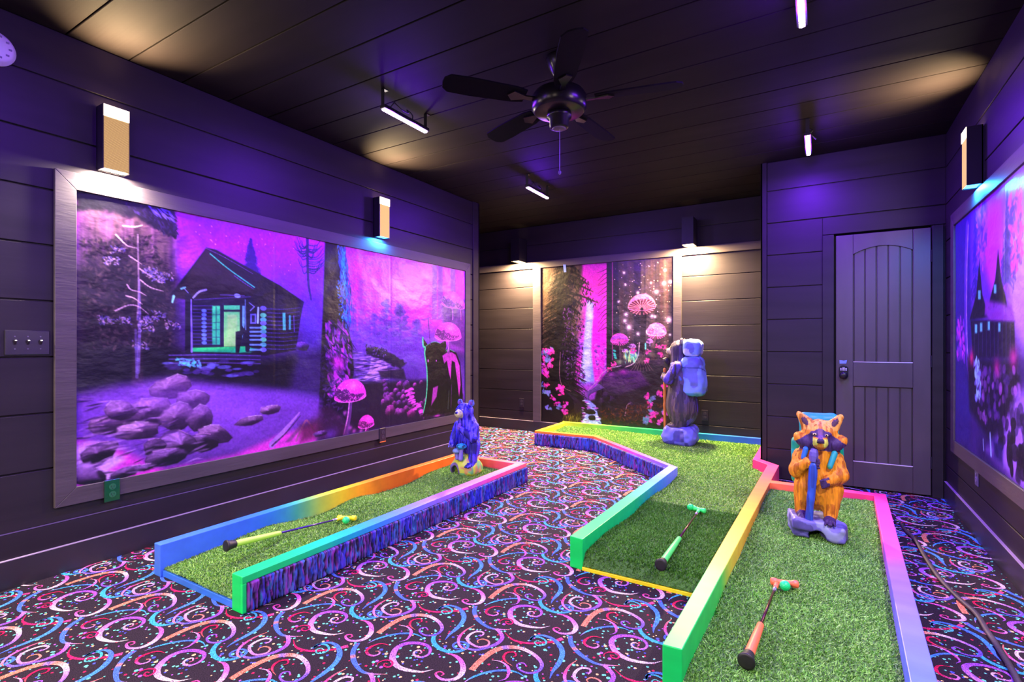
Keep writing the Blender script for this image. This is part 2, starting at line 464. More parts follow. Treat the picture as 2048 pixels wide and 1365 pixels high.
# ------------------------------------------------------------------ ceiling fan
fan_m = mat('dark_bronze', (0.012, 0.009, 0.011), 0.28, metal=.5)
blade_m = mat('dark_fan_blade', (0.004, 0.003, 0.004), 0.85, spec=.08, bump=((60, 6, 6), .1, .002))
FX, FY = -1.233, 2.553
fan = thing('ceiling_fan', (FX, FY, ZC), 'dark bronze ceiling fan with pull chain in the middle of the black ceiling', 'fan')
MB().lathe([(.018, -.115), (.030, -.105), (.060, -.05), (.070, -.012), (.068, 0)], 36).build('canopy', fan_m, fan, smooth=True)
MB().lathe([(.013, -.20), (.013, -.10)], 20).build('downrod', fan_m, fan, smooth=True)
MB().lathe([(.055, -.315), (.135, -.305), (.150, -.285), (.150, -.225), (.135, -.200), (.06, -.186), (.02, -.18)], 48).build('motor_housing', fan_m, fan, bevel=.003, smooth=True)
MB().lathe([(.040, -.395), (.052, -.388), (.054, -.345), (.068, -.335), (.068, -.312)], 36).build('switch_housing', fan_m, fan, smooth=True)
MB().lathe([(.001, -.402), (.030, -.400), (.042, -.393)], 32).build('end_cap', mat('fan_cap', (.10, .07, .09), .5), fan, smooth=True)
for k in range(5):
    a = math.radians(14 + 72 * k); M = Matrix.Rotation(a, 4, 'Z')
    mb = MB(); out = [(.20, -.045), (.26, -.058), (.50, -.066), (.615, -.062), (.645, -.035), (.65, 0), (.645, .035), (.615, .062), (.50, .066), (.26, .058), (.20, .045)]
    mb.prism(out, -.004, .004)
    T = M @ Matrix.Translation((0, 0, -.245)) @ Matrix.Rotation(math.radians(12), 4, 'X')
    mb.v = [tuple(T @ Vector(p)) for p in mb.v]
    b = mb.build('blade', blade_m, fan)
    mb = MB().prism([(.12, -.018), (.2, -.012), (.27, -.035), (.30, 0), (.27, .035), (.2, .012), (.12, .018)], -.013, -.005)
    mb.v = [tuple(T @ Vector(p)) for p in mb.v]
    mb.build('blade_iron', fan_m, b)
ch = MB(); ch.lathe([(.0014, -.63), (.0014, -.395)], 8, Matrix.Translation((.006, -.004, 0)))
c_ = ch.build('pull_chain', mat('pale_chain', (.35, .28, .38), .35, metal=.6), fan)
MB().lathe([(.002, -.652), (.008, -.645), (.009, -.635), (.003, -.626)], 16, Matrix.Translation((.006, -.004, 0))).build('chain_pull', mat('chain_knob', (.14, .08, .25), .2), c_, smooth=True)

# ------------------------------------------------------------------ smoke detector, switches, outlets
sm_w = mat('white_plastic', (.62, .60, .62), .45)
sd = thing('smoke_detector', (XL, .795, 2.54), 'round white smoke detector high on the left wall', 'smoke detector', rotz=RL)
RX = Matrix.Rotation(math.pi / 2, 4, 'X')
MB().lathe([(.080, 0), (.080, .012), (.073, .018), (.070, .034), (.058, .044), (.03, .048), (.001, .048)], 40, RX).build('detector_body', sm_w, sd, smooth=True)
for k in range(10):
    a = 2 * math.pi * k / 10
    MB().box((.05 * math.cos(a) - .006, -.0475, .05 * math.sin(a) - .004), (.05 * math.cos(a) + .006, -.043, .05 * math.sin(a) + .004)).build('vent_slot', mat('slot_grey', (.2, .16, .24), .6), sd)
plate_m = mat('dark_cover_plate', (.022, .018, .024), .28, spec=.6)
sw = thing('light_switch', (XL, .918, 1.168), 'black three-gang light switch on the left wall beside the mural frame', 'light switch', rotz=RL)
MB().box((-.083, -.007, -.060), (.083, 0, .060)).build('cover_plate', plate_m, sw, bevel=.004)
for k in (-1, 0, 1):
    mb = MB(); mb.prism([(-.007, -.010), (-.024, .008), (-.018, .014), (-.007, .012)], k * .047 - .005, k * .047 + .005, 'x')
    mb.build('toggle', plate_m, sw, bevel=.0015)
for k in (-1, 0, 1):
    for z in (-.030, .030): MB().lathe([(.003, 0), (.003, .0085)], 10, Matrix.Translation((k * .047, 0, z)) @ RX).build('screw', mat('screw_grey', (.2, .18, .22), .3, metal=.7), sw)

def outlet(loc, rotz, label, pm, face_m, tip=None):
    t = thing('wall_outlet', loc, label, 'outlet', 'electrical outlets', rotz)
    MB().box((-.036, -.007, -.059), (.036, 0, .059)).build('cover_plate', pm, t, bevel=.004)
    for s in (-1, 1):
        m2 = MB(); m3 = MB()
        m2.lathe([(.0165, 0), (.0165, .0095)], 24, Matrix.Translation((0, 0, s * .0205)) @ RX)
        m3.box((-.0075, -.0102, s * .0205 - .002), (-.0055, -.0094, s * .0205 + .007)); m3.box((.0055, -.0102, s * .0205 - .002), (.0075, -.0094, s * .0205 + .006))
        m3.box((-.002, -.0102, s * .0205 - .011), (.002, -.0094, s * .0205 - .007))
        f = m2.build('receptacle', face_m, t); m3.build('slot_holes', groove, f)
    if tip: MB().box((-.034, -.0085, -.0645), (.034, -.001, -.0575)).build('orange_tab', mat('orange_tab', (.9, .22, .03), .5), t)
    return t
dark_r = mat('dark_receptacle', (.05, .042, .05), .3)
green_pl = mat('dark_green_plate', (.006, .075, .03), .18, spec=.8, metal=.3)
outlet((XL + .022, 1.256, .372), RL, 'shiny green outlet plate in the lower frame of the long left mural', green_pl, mat('green_receptacle', (.02, .12, .05), .2, spec=.8))
outlet((XL + .022, 3.252, .372), RL, 'black outlet with an orange lower edge under the long left mural', plate_m, dark_r, tip=True)
outlet((-3.467, YB, .373), RB, 'black outlet low on the back wall left of the waterfall mural', plate_m, dark_r)
outlet((-1.104, YB, .368), RB, 'black outlet low on the back wall right of the waterfall mural', plate_m, dark_r)
outlet((XR, 4.07, .37), RR, 'violet-lit outlet low on the right wall under the mural', mat('violet_plate', (.10, .08, .16), .4), mat('violet_receptacle', (.2, .17, .3), .4))

# ================================================================== CARPET: black with neon swirls, one repeat traced and laid on a half-drop lattice
LA, LB_ = np.array([.4565, .003]), np.array([.2285, .4665])
def cp(pts):
    p = np.asarray(pts, float)
    return on_z(640 + p[:, 0] / 3.938, 1120 + p[:, 1] / 3.938, 0)[:, :2]
CR, PK, PU, LV, BL, CYN, RD, HP, OG, MT = (250, 226, 214), (240, 120, 226), (182, 92, 226), (226, 150, 236), (86, 130, 240), (70, 196, 226), (232, 26, 84), (255, 84, 150), (255, 150, 110), (126, 236, 190)
# (points in the traced crop, [(t, width m)], [(t, colour)])
SW = [
    ([(1225, 365), (1215, 410), (1232, 455), (1272, 498), (1332, 536), (1402, 550), (1512, 552)], [(0, .019), (.4, .020), (.8, .010), (1, .001)], [(0, BL), (.25, BL), (.3, OG), (.36, BL), (.7, BL), (.85, LV), (1, OG)]),
    ([(1390, 546), (1422, 580), (1434, 620), (1395, 662), (1320, 692), (1232, 712), (1160, 700), (1128, 676)], [(0, .016), (.4, .018), (.8, .012), (1, .003)], [(0, LV), (.3, PU), (.7, (120, 110, 236)), (1, PK)]),
    ([(915, 580), (892, 620), (902, 665), (952, 706), (1022, 728), (1102, 722), (1152, 700), (1166, 672), (1130, 650), (1080, 652), (1048, 676), (1066, 700), (1108, 704), (1136, 686), (1112, 668), (1082, 676)], [(0, .016), (.15, .020), (.45, .010), (.7, .009), (1, .004)], [(0, CYN), (.25, CYN), (.5, BL), (1, (90, 110, 240))]),
    ([(1215, 520), (1150, 556), (1102, 605), (1090, 650), (1112, 692), (1152, 712)], [(0, .003), (.4, .013), (.8, .009), (1, .003)], [(0, OG), (.35, HP), (.6, LV), (1, OG)]),
    ([(1262, 606), (1286, 590), (1278, 572), (1226, 570), (1176, 596), (1160, 630), (1192, 665), (1252, 690), (1322, 676), (1328, 645), (1282, 628), (1242, 640), (1246, 658)], [(0, .006), (.35, .013), (.7, .009), (1, .004)], [(0, LV), (.3, CR), (.55, LV), (.8, OG), (1, OG)]),
    ([(770, 345), (802, 385), (852, 405), (922, 414), (1002, 410), (1082, 404), (1166, 384)], [(0, .002), (.3, .012), (.7, .012), (1, .020)], [(0, RD), (.5, (235, 40, 110)), (.8, RD), (1, HP)]),
    ([(1010, 408), (985, 398), (958, 408), (975, 428), (1022, 424), (1042, 402), (1012, 378), (958, 374), (934, 396), (944, 384), (985, 366), (1042, 366), (1096, 388), (1130, 432), (1128, 482), (1082, 540), (1022, 590), (986, 634)], [(0, .004), (.35, .009), (.6, .010), (.78, .022), (.9, .018), (1, .002)], [(0, MT), (.4, CYN), (.7, BL), (.85, (84, 170, 230)), (1, (90, 120, 240))]),
    ([(895, 868), (800, 886), (702, 875), (622, 850), (576, 800), (576, 750), (602, 702), (662, 668), (742, 658), (822, 670), (866, 702), (860, 742), (820, 766), (772, 768), (740, 750), (746, 726), (784, 716), (800, 734), (780, 746)], [(0, .001), (.12, .018), (.25, .025), (.42, .020), (.62, .010), (.8, .009), (1, .004)], [(0, CR), (.12, CR), (.25, LV), (.4, PU), (.55, PU), (.72, LV), (.85, CR), (1, HP)]),
    ([(990, 742), (1052, 754), (1102, 790), (1126, 842), (1120, 892), (1080, 935), (1022, 950), (960, 945), (920, 920), (914, 896), (950, 885), (974, 904), (952, 918)], [(0, .001), (.12, .016), (.3, .022), (.5, .014), (.75, .008), (1, .004)], [(0, HP), (.2, PK), (.35, CR), (.55, LV), (.75, HP), (1, HP)]),
    ([(458, 582), (530, 530), (622, 476), (702, 447), (782, 438), (862, 450), (932, 490), (962, 540), (936, 580), (880, 600), (822, 595), (786, 570), (792, 545), (832, 538), (850, 556)], [(0, .024), (.2, .026), (.4, .018), (.6, .012), (.8, .008), (1, .005)], [(0, OG), (.22, OG), (.24, (150, 130, 230)), (.29, OG), (.38, CR), (.45, LV), (.55, (130, 100, 236)), (1, PU)]),
    ([(375, 662), (442, 630), (542, 600), (642, 585), (722, 586), (782, 602), (826, 636)], [(0, .001), (.2, .010), (.6, .012), (1, .001)], [(0, PK), (.2, CYN), (.5, BL), (.75, CYN), (1, BL)]),
    ([(555, 680), (482, 665), (412, 685), (370, 716), (376, 746), (420, 760), (465, 746), (466, 726), (436, 725)], [(0, .001), (.3, .013), (.6, .010), (1, .004)], [(0, RD), (.4, RD), (.7, LV), (1, OG)]),
    ([(445, 850), (460, 816), (510, 796), (560, 802), (570, 830), (540, 850), (506, 840), (511, 821), (536, 826)], [(0, .001), (.3, .008), (.7, .008), (1, .004)], [(0, RD), (.6, (220, 30, 110)), (1, RD)]),
    ([(618, 520), (680, 530), (716, 560), (711, 600), (680, 635), (622, 651)], [(0, .001), (.5, .014), (1, .001)], [(0, CR), (.4, PK), (1, PU)]),
    ([(755, 560), (715, 530), (710, 500), (740, 475), (790, 470), (801, 490), (776, 500)], [(0, .001), (.3, .011), (.7, .008), (1, .004)], [(0, OG), (.3, RD), (1, RD)]),
]
def ribbon(pts, ws, cs, lvl):
    P = catmull(cp(pts), 7); n = len(P)
    T = np.gradient(P, axis=0); T /= np.linalg.norm(T, axis=1)[:, None] + 1e-9
    N_ = np.stack([-T[:, 1], T[:, 0]], -1); s_ = np.linspace(0, 1, n)
    w = np.interp(s_, [a for a, _ in ws], [b for _, b in ws])[:, None] * .48
    C3 = .72 * lin(np.stack([np.interp(s_, [a for a, _ in cs], [b[i] for _, b in cs]) for i in range(3)], -1))
    V = np.stack([P + N_ * w, P - N_ * w], 1).reshape(-1, 2)
    V = np.concatenate([V, np.full((2 * n, 1), lvl)], 1)
    i = np.arange(n - 1) * 2
    return V, np.stack([i + 1, i + 3, i + 2, i], -1), np.repeat(C3, 2, 0)
tv, tf, tcol, k = [], [], [], 0
for j, (p, w, c) in enumerate(SW):
    V, Fq, Cc = ribbon(p, w, c, .00035 + .00009 * j)
    tv.append(V); tf.append(Fq + k); tcol.append(Cc); k += len(V)
rs = np.random.RandomState(8)
org = cp([(660, 560)])[0]
for d in range(230):
    a, b = rs.rand(2); q = org + LA * a + LB_ * b; r = rs.choice((.0032, .0042, .0054, .0072), p=(.3, .35, .25, .1))
    col = lin(np.array(((110, 226, 180), (120, 232, 190), (226, 30, 80), (80, 90, 236), (190, 90, 220), (250, 200, 130), (110, 226, 180))[rs.randint(7)]))
    th = np.linspace(0, 2 * np.pi, 9)[:-1]
    V = np.stack([q[0] + r * np.cos(th), q[1] + r * np.sin(th), np.full(8, .0002 + .000001 * d)], -1)
    f = np.array([[0, 1, 2, 3], [0, 3, 4, 7], [4, 5, 6, 7]])
    tv.append(V); tf.append(f + k); tcol.append(np.repeat(col[None], 8, 0)); k += 8
tv, tf, tcol = np.concatenate(tv), np.concatenate(tf), np.concatenate(tcol)
Vs, Fs, Cs, k = [], [], [], 0
cell_c = tv[:, :2].mean(0)
fx0, fx1, fy0, fy1 = XA, XR, YF, YB
for j in range(-12, 14):
    for i in range(-22, 22):
        o = LA * i + LB_ * j; c0 = cell_c + o
        if not (fx0 + .2 < c0[0] < fx1 + .25 and -.2 < c0[1] < fy1 - .1): continue
        V = tv.copy(); V[:, :2] += o
        keep = ((V[tf, 0] < fx1 - .001) & (V[tf, 1] < fy1 - .001)).all(1)
        Vs.append(V); Fs.append(tf[keep] + k); Cs.append(tcol); k += len(V)
base = np.array([(fx0, fy0, 0), (fx1, fy0, 0), (fx1, fy1, 0), (fx0, fy1, 0)], float)
Vs.append(base); Fs.append(np.array([[0, 1, 2, 3]]) + k); Cs.append(np.repeat(lin(np.array((42, 31, 37)))[None], 4, 0))
carpet = mat('neon_carpet', attr=True, rough=.85, spec=.15, bump=((420, 420, 420), .35, .003), fleck=(300, .9))
fl = structure(np_mesh('floor', np.concatenate(Vs), np.concatenate(Fs), carpet, np.concatenate(Cs), smooth=False))

# ================================================================== PUTTING GREENS
neon = mat('neon_board_paint', attr=True, rough=.42, spec=.4, bump=((4, 40, 40), .12, .002), var=.10, var_scale=(3, 14, 14))
bark_m = mat('painted_bark', attr=True, rough=.6, spec=.35, bump=((60, 60, 20), .5, .004))
turf_m = mat('turf_blade', attr=True, rough=.5, spec=.35)
turf_b = mat('turf_backing', (.06, .16, .03), .9, fleck=(260, .5))

def stops_at(stops, t):
    ts = [a for a, _ in stops]; cs = np.array([c for _, c in stops], float)
    return lin(np.array([np.interp(t, ts, cs[:, i]) for i in range(3)]))
def board(name, parent, o0, o1, i1, i0, z0, z1, stops, n=28):
    """mitred board: outer edge o0-o1, inner edge i0-i1, colour stops along 0..1"""
    mb = MB(); v = []; c = []; f = []
    o0, o1, i0, i1 = [np.array(p, float) for p in (o0, o1, i0, i1)]
    for k in range(n + 1):
        t = k / n; a = o0 + (o1 - o0) * t; b = i0 + (i1 - i0) * t; col = stops_at(stops, t)
        v += [(*a, z0), (*a, z1), (*b, z1), (*b, z0)]; c += [col] * 4
    for k in range(n):
        for j in range(4):
            f.append((4 * k + j, 4 * k + (j + 1) % 4, 4 * k + 4 + (j + 1) % 4, 4 * k + 4 + j))
    f += [(3, 2, 1, 0), (4 * n, 4 * n + 1, 4 * n + 2, 4 * n + 3)]
    mb.add(v, f, c)
    return mb.build(name, neon, parent, bevel=.003)
BARK_PAL = [lin(np.array(c)) for c in ((52, 60, 205), (95, 60, 190), (38, 120, 185), (150, 50, 165), (60, 50, 120), (40, 90, 205), (95, 80, 150))]
def bark(parent, p0, p1, z0, z1, depth, seed, nrm):
    p0 = np.array(p0, float); p1 = np.array(p1, float); L = np.linalg.norm(p1 - p0)
    nu, nv = int(L / .0045), int((z1 - z0) / .006)
    h = fbm2(nv + 1, nu + 1, (22, 3.4), seed, 3); h2 = fbm2(nv + 1, nu + 1, (10, 10), seed + 9, 3)
    ridge = np.abs(np.sin(np.arange(nu + 1)[None] * .62 + 8 * (h - .5) + 4 * h2))
    hh = .5 * ridge + .5 * h
    u = np.linspace(0, 1, nu + 1)[None, :, None]; w = np.linspace(z0, z1, nv + 1)[:, None]
    base = p0 + (p1 - p0) * u
    off = depth * (.25 + .9 * hh)
    off[0] *= .6; off[-1] = 0.0; off[:, 0] = 0; off[:, -1] = 0
    xy = base + off[..., None] * np.array(nrm)
    V = np.concatenate([xy, np.broadcast_to(w[:, :, None], (nv + 1, nu + 1, 1))], -1).reshape(-1, 3)
    idx = np.arange((nv + 1) * (nu + 1)).reshape(nv + 1, nu + 1)
    Fq = np.stack([idx[:-1, :-1], idx[:-1, 1:], idx[1:, 1:], idx[1:, :-1]], -1).reshape(-1, 4)
    sel = fbm2(nv + 1, nu + 1, (30, 5), seed + 20, 2) * 1.5 + fbm2(nv + 1, nu + 1, (80, 70), seed + 30, 1) * 1.3 - .85
    sel = np.clip(sel, 0, .999) * (len(BARK_PAL) - 1)
    k = sel.astype(int); fr = (sel - k)[..., None]; P = np.array(BARK_PAL)
    col = P[k] * (1 - fr) + P[np.minimum(k + 1, len(P) - 1)] * fr
    crev = np.clip((hh - .40) / .22, .04, 1)[..., None]             # bare dark bark between the painted ridges
    col = col * crev + np.array([.02, .014, .02]) * (1 - crev)
    return np_mesh('bark_cladding', V, Fq, bark_m, col.reshape(-1, 3), parent)

def in_poly(x, y, P):
    r = np.zeros(x.shape, bool); n = len(P)
    for i in range(n):
        (x0, y0), (x1, y1) = P[i], P[(i + 1) % n]
        if y0 == y1: continue
        r ^= ((y0 > y) != (y1 > y)) & (x < (x1 - x0) * (y - y0) / (y1 - y0) + x0)
    return r
def turf(parent, poly, zf, density, tint, seed, edge=None, name='turf', hgt=.009, wid=.0030):
    """dense blades on a backing sheet, one mesh"""
    P = np.array(poly, float); lo, hi = P.min(0), P.max(0)
    rs = np.random.RandomState(seed)
    n = int((hi - lo).prod() * density)
    x = rs.rand(n) * (hi[0] - lo[0]) + lo[0]; y = rs.rand(n) * (hi[1] - lo[1]) + lo[1]
    k = in_poly(x, y, P); x, y = x[k], y[k]; n = len(x)
    z = zf(x, y)
    a = rs.rand(n) * 2 * np.pi; ww = wid * (.7 + .6 * rs.rand(n)); hh = hgt * (.6 + .7 * rs.rand(n))
    lx = rs.randn(n) * .008 + .003; ly = rs.randn(n) * .008 - .003
    V = np.zeros((n, 3, 3))
    V[:, 0] = np.stack([x - ww * np.cos(a), y - ww * np.sin(a), z - .002], -1)
    V[:, 1] = np.stack([x + ww * np.cos(a), y + ww * np.sin(a), z - .002], -1)
    V[:, 2] = np.stack([x + lx, y + ly, z + hh], -1)
    pat = noise3(np.stack([x * 9, y * 9, x * 0 + seed], -1)) * .5 + noise3(np.stack([x * 40, y * 40, x * 0], -1)) * .3
    b = (.55 + .65 * rs.rand(n)) * (.78 + .5 * pat)
    hue = rs.rand(n)[:, None]
    col = (lin(np.array((92, 158, 62))) * (1 - hue) + lin(np.array((168, 214, 112))) * hue) * b[:, None] * np.array(tint)
    C = np.repeat(col, 3, 0).reshape(n, 3, 3)
    V = V.reshape(-1, 3); Fq = np.arange(n * 3).reshape(n, 3)
    t = np_mesh(name, V, Fq, turf_m, np.clip(C, 0, 1).reshape(-1, 3), parent, smooth=False)
    t['kind'] = 'stuff'
    # backing sheet
    st = .03; nx = int((hi[0] - lo[0]) / st) + 2; ny = int((hi[1] - lo[1]) / st) + 2
    gx, gy = np.meshgrid(np.linspace(lo[0], hi[0], nx), np.linspace(lo[1], hi[1], ny))
    gz = zf(gx.ravel(), gy.ravel()).reshape(gx.shape)
    idx = np.arange(nx * ny).reshape(ny, nx)
    cx = (gx[:-1, :-1] + gx[1:, 1:]) / 2; cy = (gy[:-1, :-1] + gy[1:, 1:]) / 2
    q = np.stack([idx[:-1, :-1], idx[:-1, 1:], idx[1:, 1:], idx[1:, :-1]], -1)[in_poly(cx, cy, P)]
    s_ = np_mesh('turf_backing', np.stack([gx, gy, gz], -1).reshape(-1, 3), q.reshape(-1, 4), turf_b, None, parent)
    return t

BLUE_, GRN, PINK, ORG, LAV = (50, 105, 225), (15, 225, 105), (255, 70, 160), (255, 128, 28), (150, 122, 240)
# --- green along the left wall
g1 = thing('putting_green', (0, 0, 0), 'narrow putting green along the left wall with a blue bear at its end', 'putting green', 'mini golf greens')
zp = ([1.28, 1.33, 1.555, 1.84, 2.09, 2.25, 2.52, 2.72, 3.06, 3.31, 3.64, 3.8], [.036, .046, .058, .088, .056, .046, .086, .058, .052, .088, .094, .09])
def z1f(x, y):
    yy = np.asarray(y)
    s = sum(np.interp(yy + d, *zp) for d in (-.06, -.03, 0, .03, .06)) / 5
    return np.where(yy < 1.36, np.interp(yy, *zp), s) + .004 * np.sin(np.asarray(x) * 14)
L1 = [(0, (70, 120, 225)), (.20, (55, 110, 220)), (.27, (50, 140, 205)), (.33, (70, 180, 130)), (.40, (190, 215, 70)), (.47, (245, 215, 40)), (.55, (255, 165, 30)), (.68, ORG), (1, (255, 120, 40))]
R1 = [(0, (10, 220, 100)), (.10, (15, 225, 115)), (.17, (20, 215, 140)), (.24, (25, 185, 200)), (.36, (80, 145, 240)), (.52, LAV), (.66, (205, 105, 225)), (.78, (255, 80, 165)), (1, (255, 105, 115))]
E1 = [(0, (255, 110, 50)), (.6, (255, 95, 85)), (1, (255, 90, 125))]
board('border_board', g1, (-2.872, 1.28), (-2.872, 3.765), (-2.812, 3.70), (-2.812, 1.28), 0, .16, L1)
b_ = board('border_board', g1, (-2.138, 1.285), (-2.138, 3.765), (-2.20, 3.70), (-2.20, 1.285), 0, .16, R1)
board('edge_strip', b_, (-2.122, 1.285), (-2.122, 3.767), (-2.1385, 3.767), (-2.1385, 1.285), .128, .16, R1)
board('edge_strip', b_, (-2.122, 1.285), (-2.122, 1.305), (-2.1385, 1.305), (-2.1385, 1.285), 0, .128, [(0, (10, 235, 105)), (1, (10, 235, 105))], 2)
board('border_board', g1, (-2.872, 3.765), (-2.138, 3.765), (-2.20, 3.70), (-2.812, 3.70), 0, .16, E1)
bark(g1, (-2.137, 1.306), (-2.137, 3.765), .0, .13, .032, 3, (1, 0))
mb = MB(); mb.box((-2.812, 1.292, 0), (-2.20, 1.306, .030), lin(np.array((60, 120, 225)))); mb.build('front_edge', neon, g1, bevel=.002)
turf(g1, [(-2.812, 1.296), (-2.20, 1.296), (-2.20, 3.70), (-2.812, 3.70)], z1f, 42000, (1.12, 1.08, .85), 11)

# --- green in the middle, bent to the left in front of the back wall
g2 = thing('putting_green', (0, 0, 0), 'long bent putting green in the middle with dark turf behind a yellow front edge', 'putting green', 'mini golf greens')
def z2f(x, y):
    x = np.asarray(x); y = np.asarray(y)
    ramp = np.clip((y - 2.440) / .035, 0, 1); ramp = np.sin(ramp * np.pi / 2)
    back = np.clip((y - 4.6) / .8, 0, 1) * .012 + np.clip((-1.3 - x) / 1.0, 0, 1) * .02
    return .022 + ramp * (.064 + .010 * np.sin(y * 7.5) + back)
A_o, B_o, C_o, D_o, E_o = (-1.118, 2.445), (-1.070, 4.285), (-2.117, 5.244), (-2.838, 5.229), (-2.852, 6.004)
A_i, B_i, C_i, D_i, E_i, F_i = (-1.043, 2.435), (-.995, 4.275), (-2.095, 5.305), (-2.775, 5.292), (-2.785, 5.945), (-.505, 5.945)
board('border_board', g2, A_o, B_o, B_i, A_i, 0, .16, [(0, (10, 220, 95)), (.45, (15, 225, 120)), (.56, (25, 200, 160)), (.70, (40, 150, 215)), (.85, (110, 150, 240)), (1, (140, 145, 245))])
board('border_board', g2, B_o, C_o, C_i, B_i, 0, .16, [(0, (140, 130, 240)), (.25, (190, 115, 230)), (.5, (255, 90, 185)), (.75, (255, 95, 110)), (1, (255, 130, 60))])
board('border_board', g2, C_o, D_o, D_i, C_i, 0, .16, [(0, (255, 130, 50)), (1, (255, 160, 40))])
board('border_board', g2, D_o, E_o, E_i, D_i, 0, .16, [(0, (255, 170, 40)), (.5, (255, 205, 50)), (1, (245, 225, 60))])
board('border_board', g2, E_o, (-.45, 6.004), F_i, E_i, 0, .172, [(0, (225, 225, 60)), (.14, (160, 215, 60)), (.32, (80, 205, 80)), (.50, (35, 190, 105)), (.64, (35, 160, 150)), (.80, (40, 120, 205)), (1, (55, 100, 220))])
board('border_board', g2, (-.448, 5.945), (-.448, 4.95), (-.503, 4.906), (-.503, 5.945), 0, .158, [(0, (235, 70, 190)), (1, (255, 60, 140))])
board('border_board', g2, (-.447, 4.953), (-.290, 4.773), (-.373, 4.752), (-.501, 4.906), 0, .159, [(0, (255, 55, 125)), (1, (255, 60, 120))], 6)
board('border_board', g2, (-.290, 4.772), (-.386, 1.722), (-.450, 1.718), (-.374, 4.752), 0, .16, [(0, (255, 75, 125)), (.10, (255, 85, 105)), (.22, (255, 125, 80)), (.36, (255, 155, 60)), (.48, (255, 185, 50)), (.62, (255, 215, 60)), (.70, (245, 228, 65)), (.745, (200, 228, 70)), (.79, (80, 225, 90)), (1, (10, 220, 95))], 48)
bark(g2, C_o, B_o, 0, .134, .02, 41, (-.675, -.738))
bark(g2, D_o, C_o, 0, .134, .02, 43, (0, -1))
MB().box((-1.045, 2.432, 0), (-.432, 2.446, .018), lin(np.array((250, 225, 40)))).build('front_edge', neon, g2, bevel=.002)
SEAM = 3.47
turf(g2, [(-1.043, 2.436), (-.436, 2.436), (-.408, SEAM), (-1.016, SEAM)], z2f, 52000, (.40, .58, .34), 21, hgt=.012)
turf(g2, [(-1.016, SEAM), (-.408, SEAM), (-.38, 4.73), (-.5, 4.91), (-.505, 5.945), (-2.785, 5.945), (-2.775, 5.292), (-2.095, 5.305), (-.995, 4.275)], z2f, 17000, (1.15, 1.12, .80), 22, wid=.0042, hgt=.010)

# --- green on the right
g3 = thing('putting_green', (0, 0, 0), 'nearest putting green on the right with pink back board, raccoon at its end', 'putting green', 'mini golf greens')
def z3f(x, y):
    y = np.asarray(y)
    return np.interp(y, [1.70, 1.78, 2.6, 3.1, 3.7, 4.2], [.040, .056, .078, .092, .118, .116]) + .005 * np.sin(y * 9 + np.asarray(x) * 6)
board('border_board', g3, (-.312, 4.212), (.377, 4.212), (.305, 4.137), (-.314, 4.137), 0, .16, [(0, (255, 125, 75)), (.35, (255, 95, 95)), (.7, (255, 65, 130)), (1, (255, 55, 135))])
board('border_board', g3, (.377, 4.211), (.290, 1.70), (.222, 1.70), (.305, 4.137), 0, .16, [(0, (255, 60, 135)), (.2, (255, 80, 175)), (.36, (240, 90, 215)), (.47, (215, 105, 235)), (.54, (160, 118, 242)), (.75, (120, 120, 240)), (1, (85, 120, 232))])
turf(g3, [(-.386, 1.722), (.222, 1.722), (.305, 4.137), (-.310, 4.137)], z3f, 46000, (1.02, 1.12, 1.12), 31)

# ------------------------------------------------------------------ putters and balls
rub = mat('black_rubber', (.012, .010, .012), .5)
steel = mat('silver_ferrule', (.6, .55, .62), .25, metal=.9)
def putter(cap, head, h0, h1, grip_c, head_c, shaft_c, label, key):
    cap, head, h0, h1 = [Vector(p) for p in (cap, head, h0, h1)]
    t = thing('putter', (cap.x, cap.y, min(cap.z, head.z)), label, 'golf putter', 'putters on the greens')
    base = t.location; L = (head - cap).length
    q = (head - cap).to_track_quat('Z', 'Y').to_matrix().to_4x4()
    M = Matrix.Translation(cap - base) @ q
    MB().lathe([(.020, 0), (.0275, .001), (.0285, .006), (.024, .016), (.019, .045), (.0185, .05)], 28, M).build('grip_cap', rub, t, smooth=True)
    gm = mat('grip_' + key, lin(np.array(grip_c)), .45)
    MB().lathe([(.0165, .046), (.0168, .06), (.0150, L * .26), (.0125, L * .41), (.009, L * .42)], 24, M).build('grip', gm, t, smooth=True)
    sm = mat('shaft_' + key, lin(np.array(shaft_c)), .3, metal=.5)
    MB().lathe([(.0055, L * .40), (.0050, L * .93)], 16, M).build('shaft', sm, t, smooth=True)
    MB().lathe([(.0075, L * .90), (.009, L * .915), (.009, L * .935), (.006, L * .96)], 16, M).build('ferrule', steel, t, smooth=True)
    hm = mat('head_' + key, lin(np.array(head_c)), .4)
    ax = (h1 - h0); qh = ax.to_track_quat('Z', 'Y').to_matrix().to_4x4(); Lh = ax.length
    Mh = Matrix.Translation(h0 - base) @ qh
    mb = MB(); mb.lathe([(.012, 0), (.0165, .004), (.0165, .022), (.0125, .028), (.0125, Lh - .028), (.0165, Lh - .022), (.0165, Lh - .004), (.012, Lh)], 24, Mh)
    mb.lathe([(.0085, L * .94), (.010, L * .97), (.012, L * 1.0)], 16, M)
    mb.build('club_head', hm, t, smooth=True)
    return t
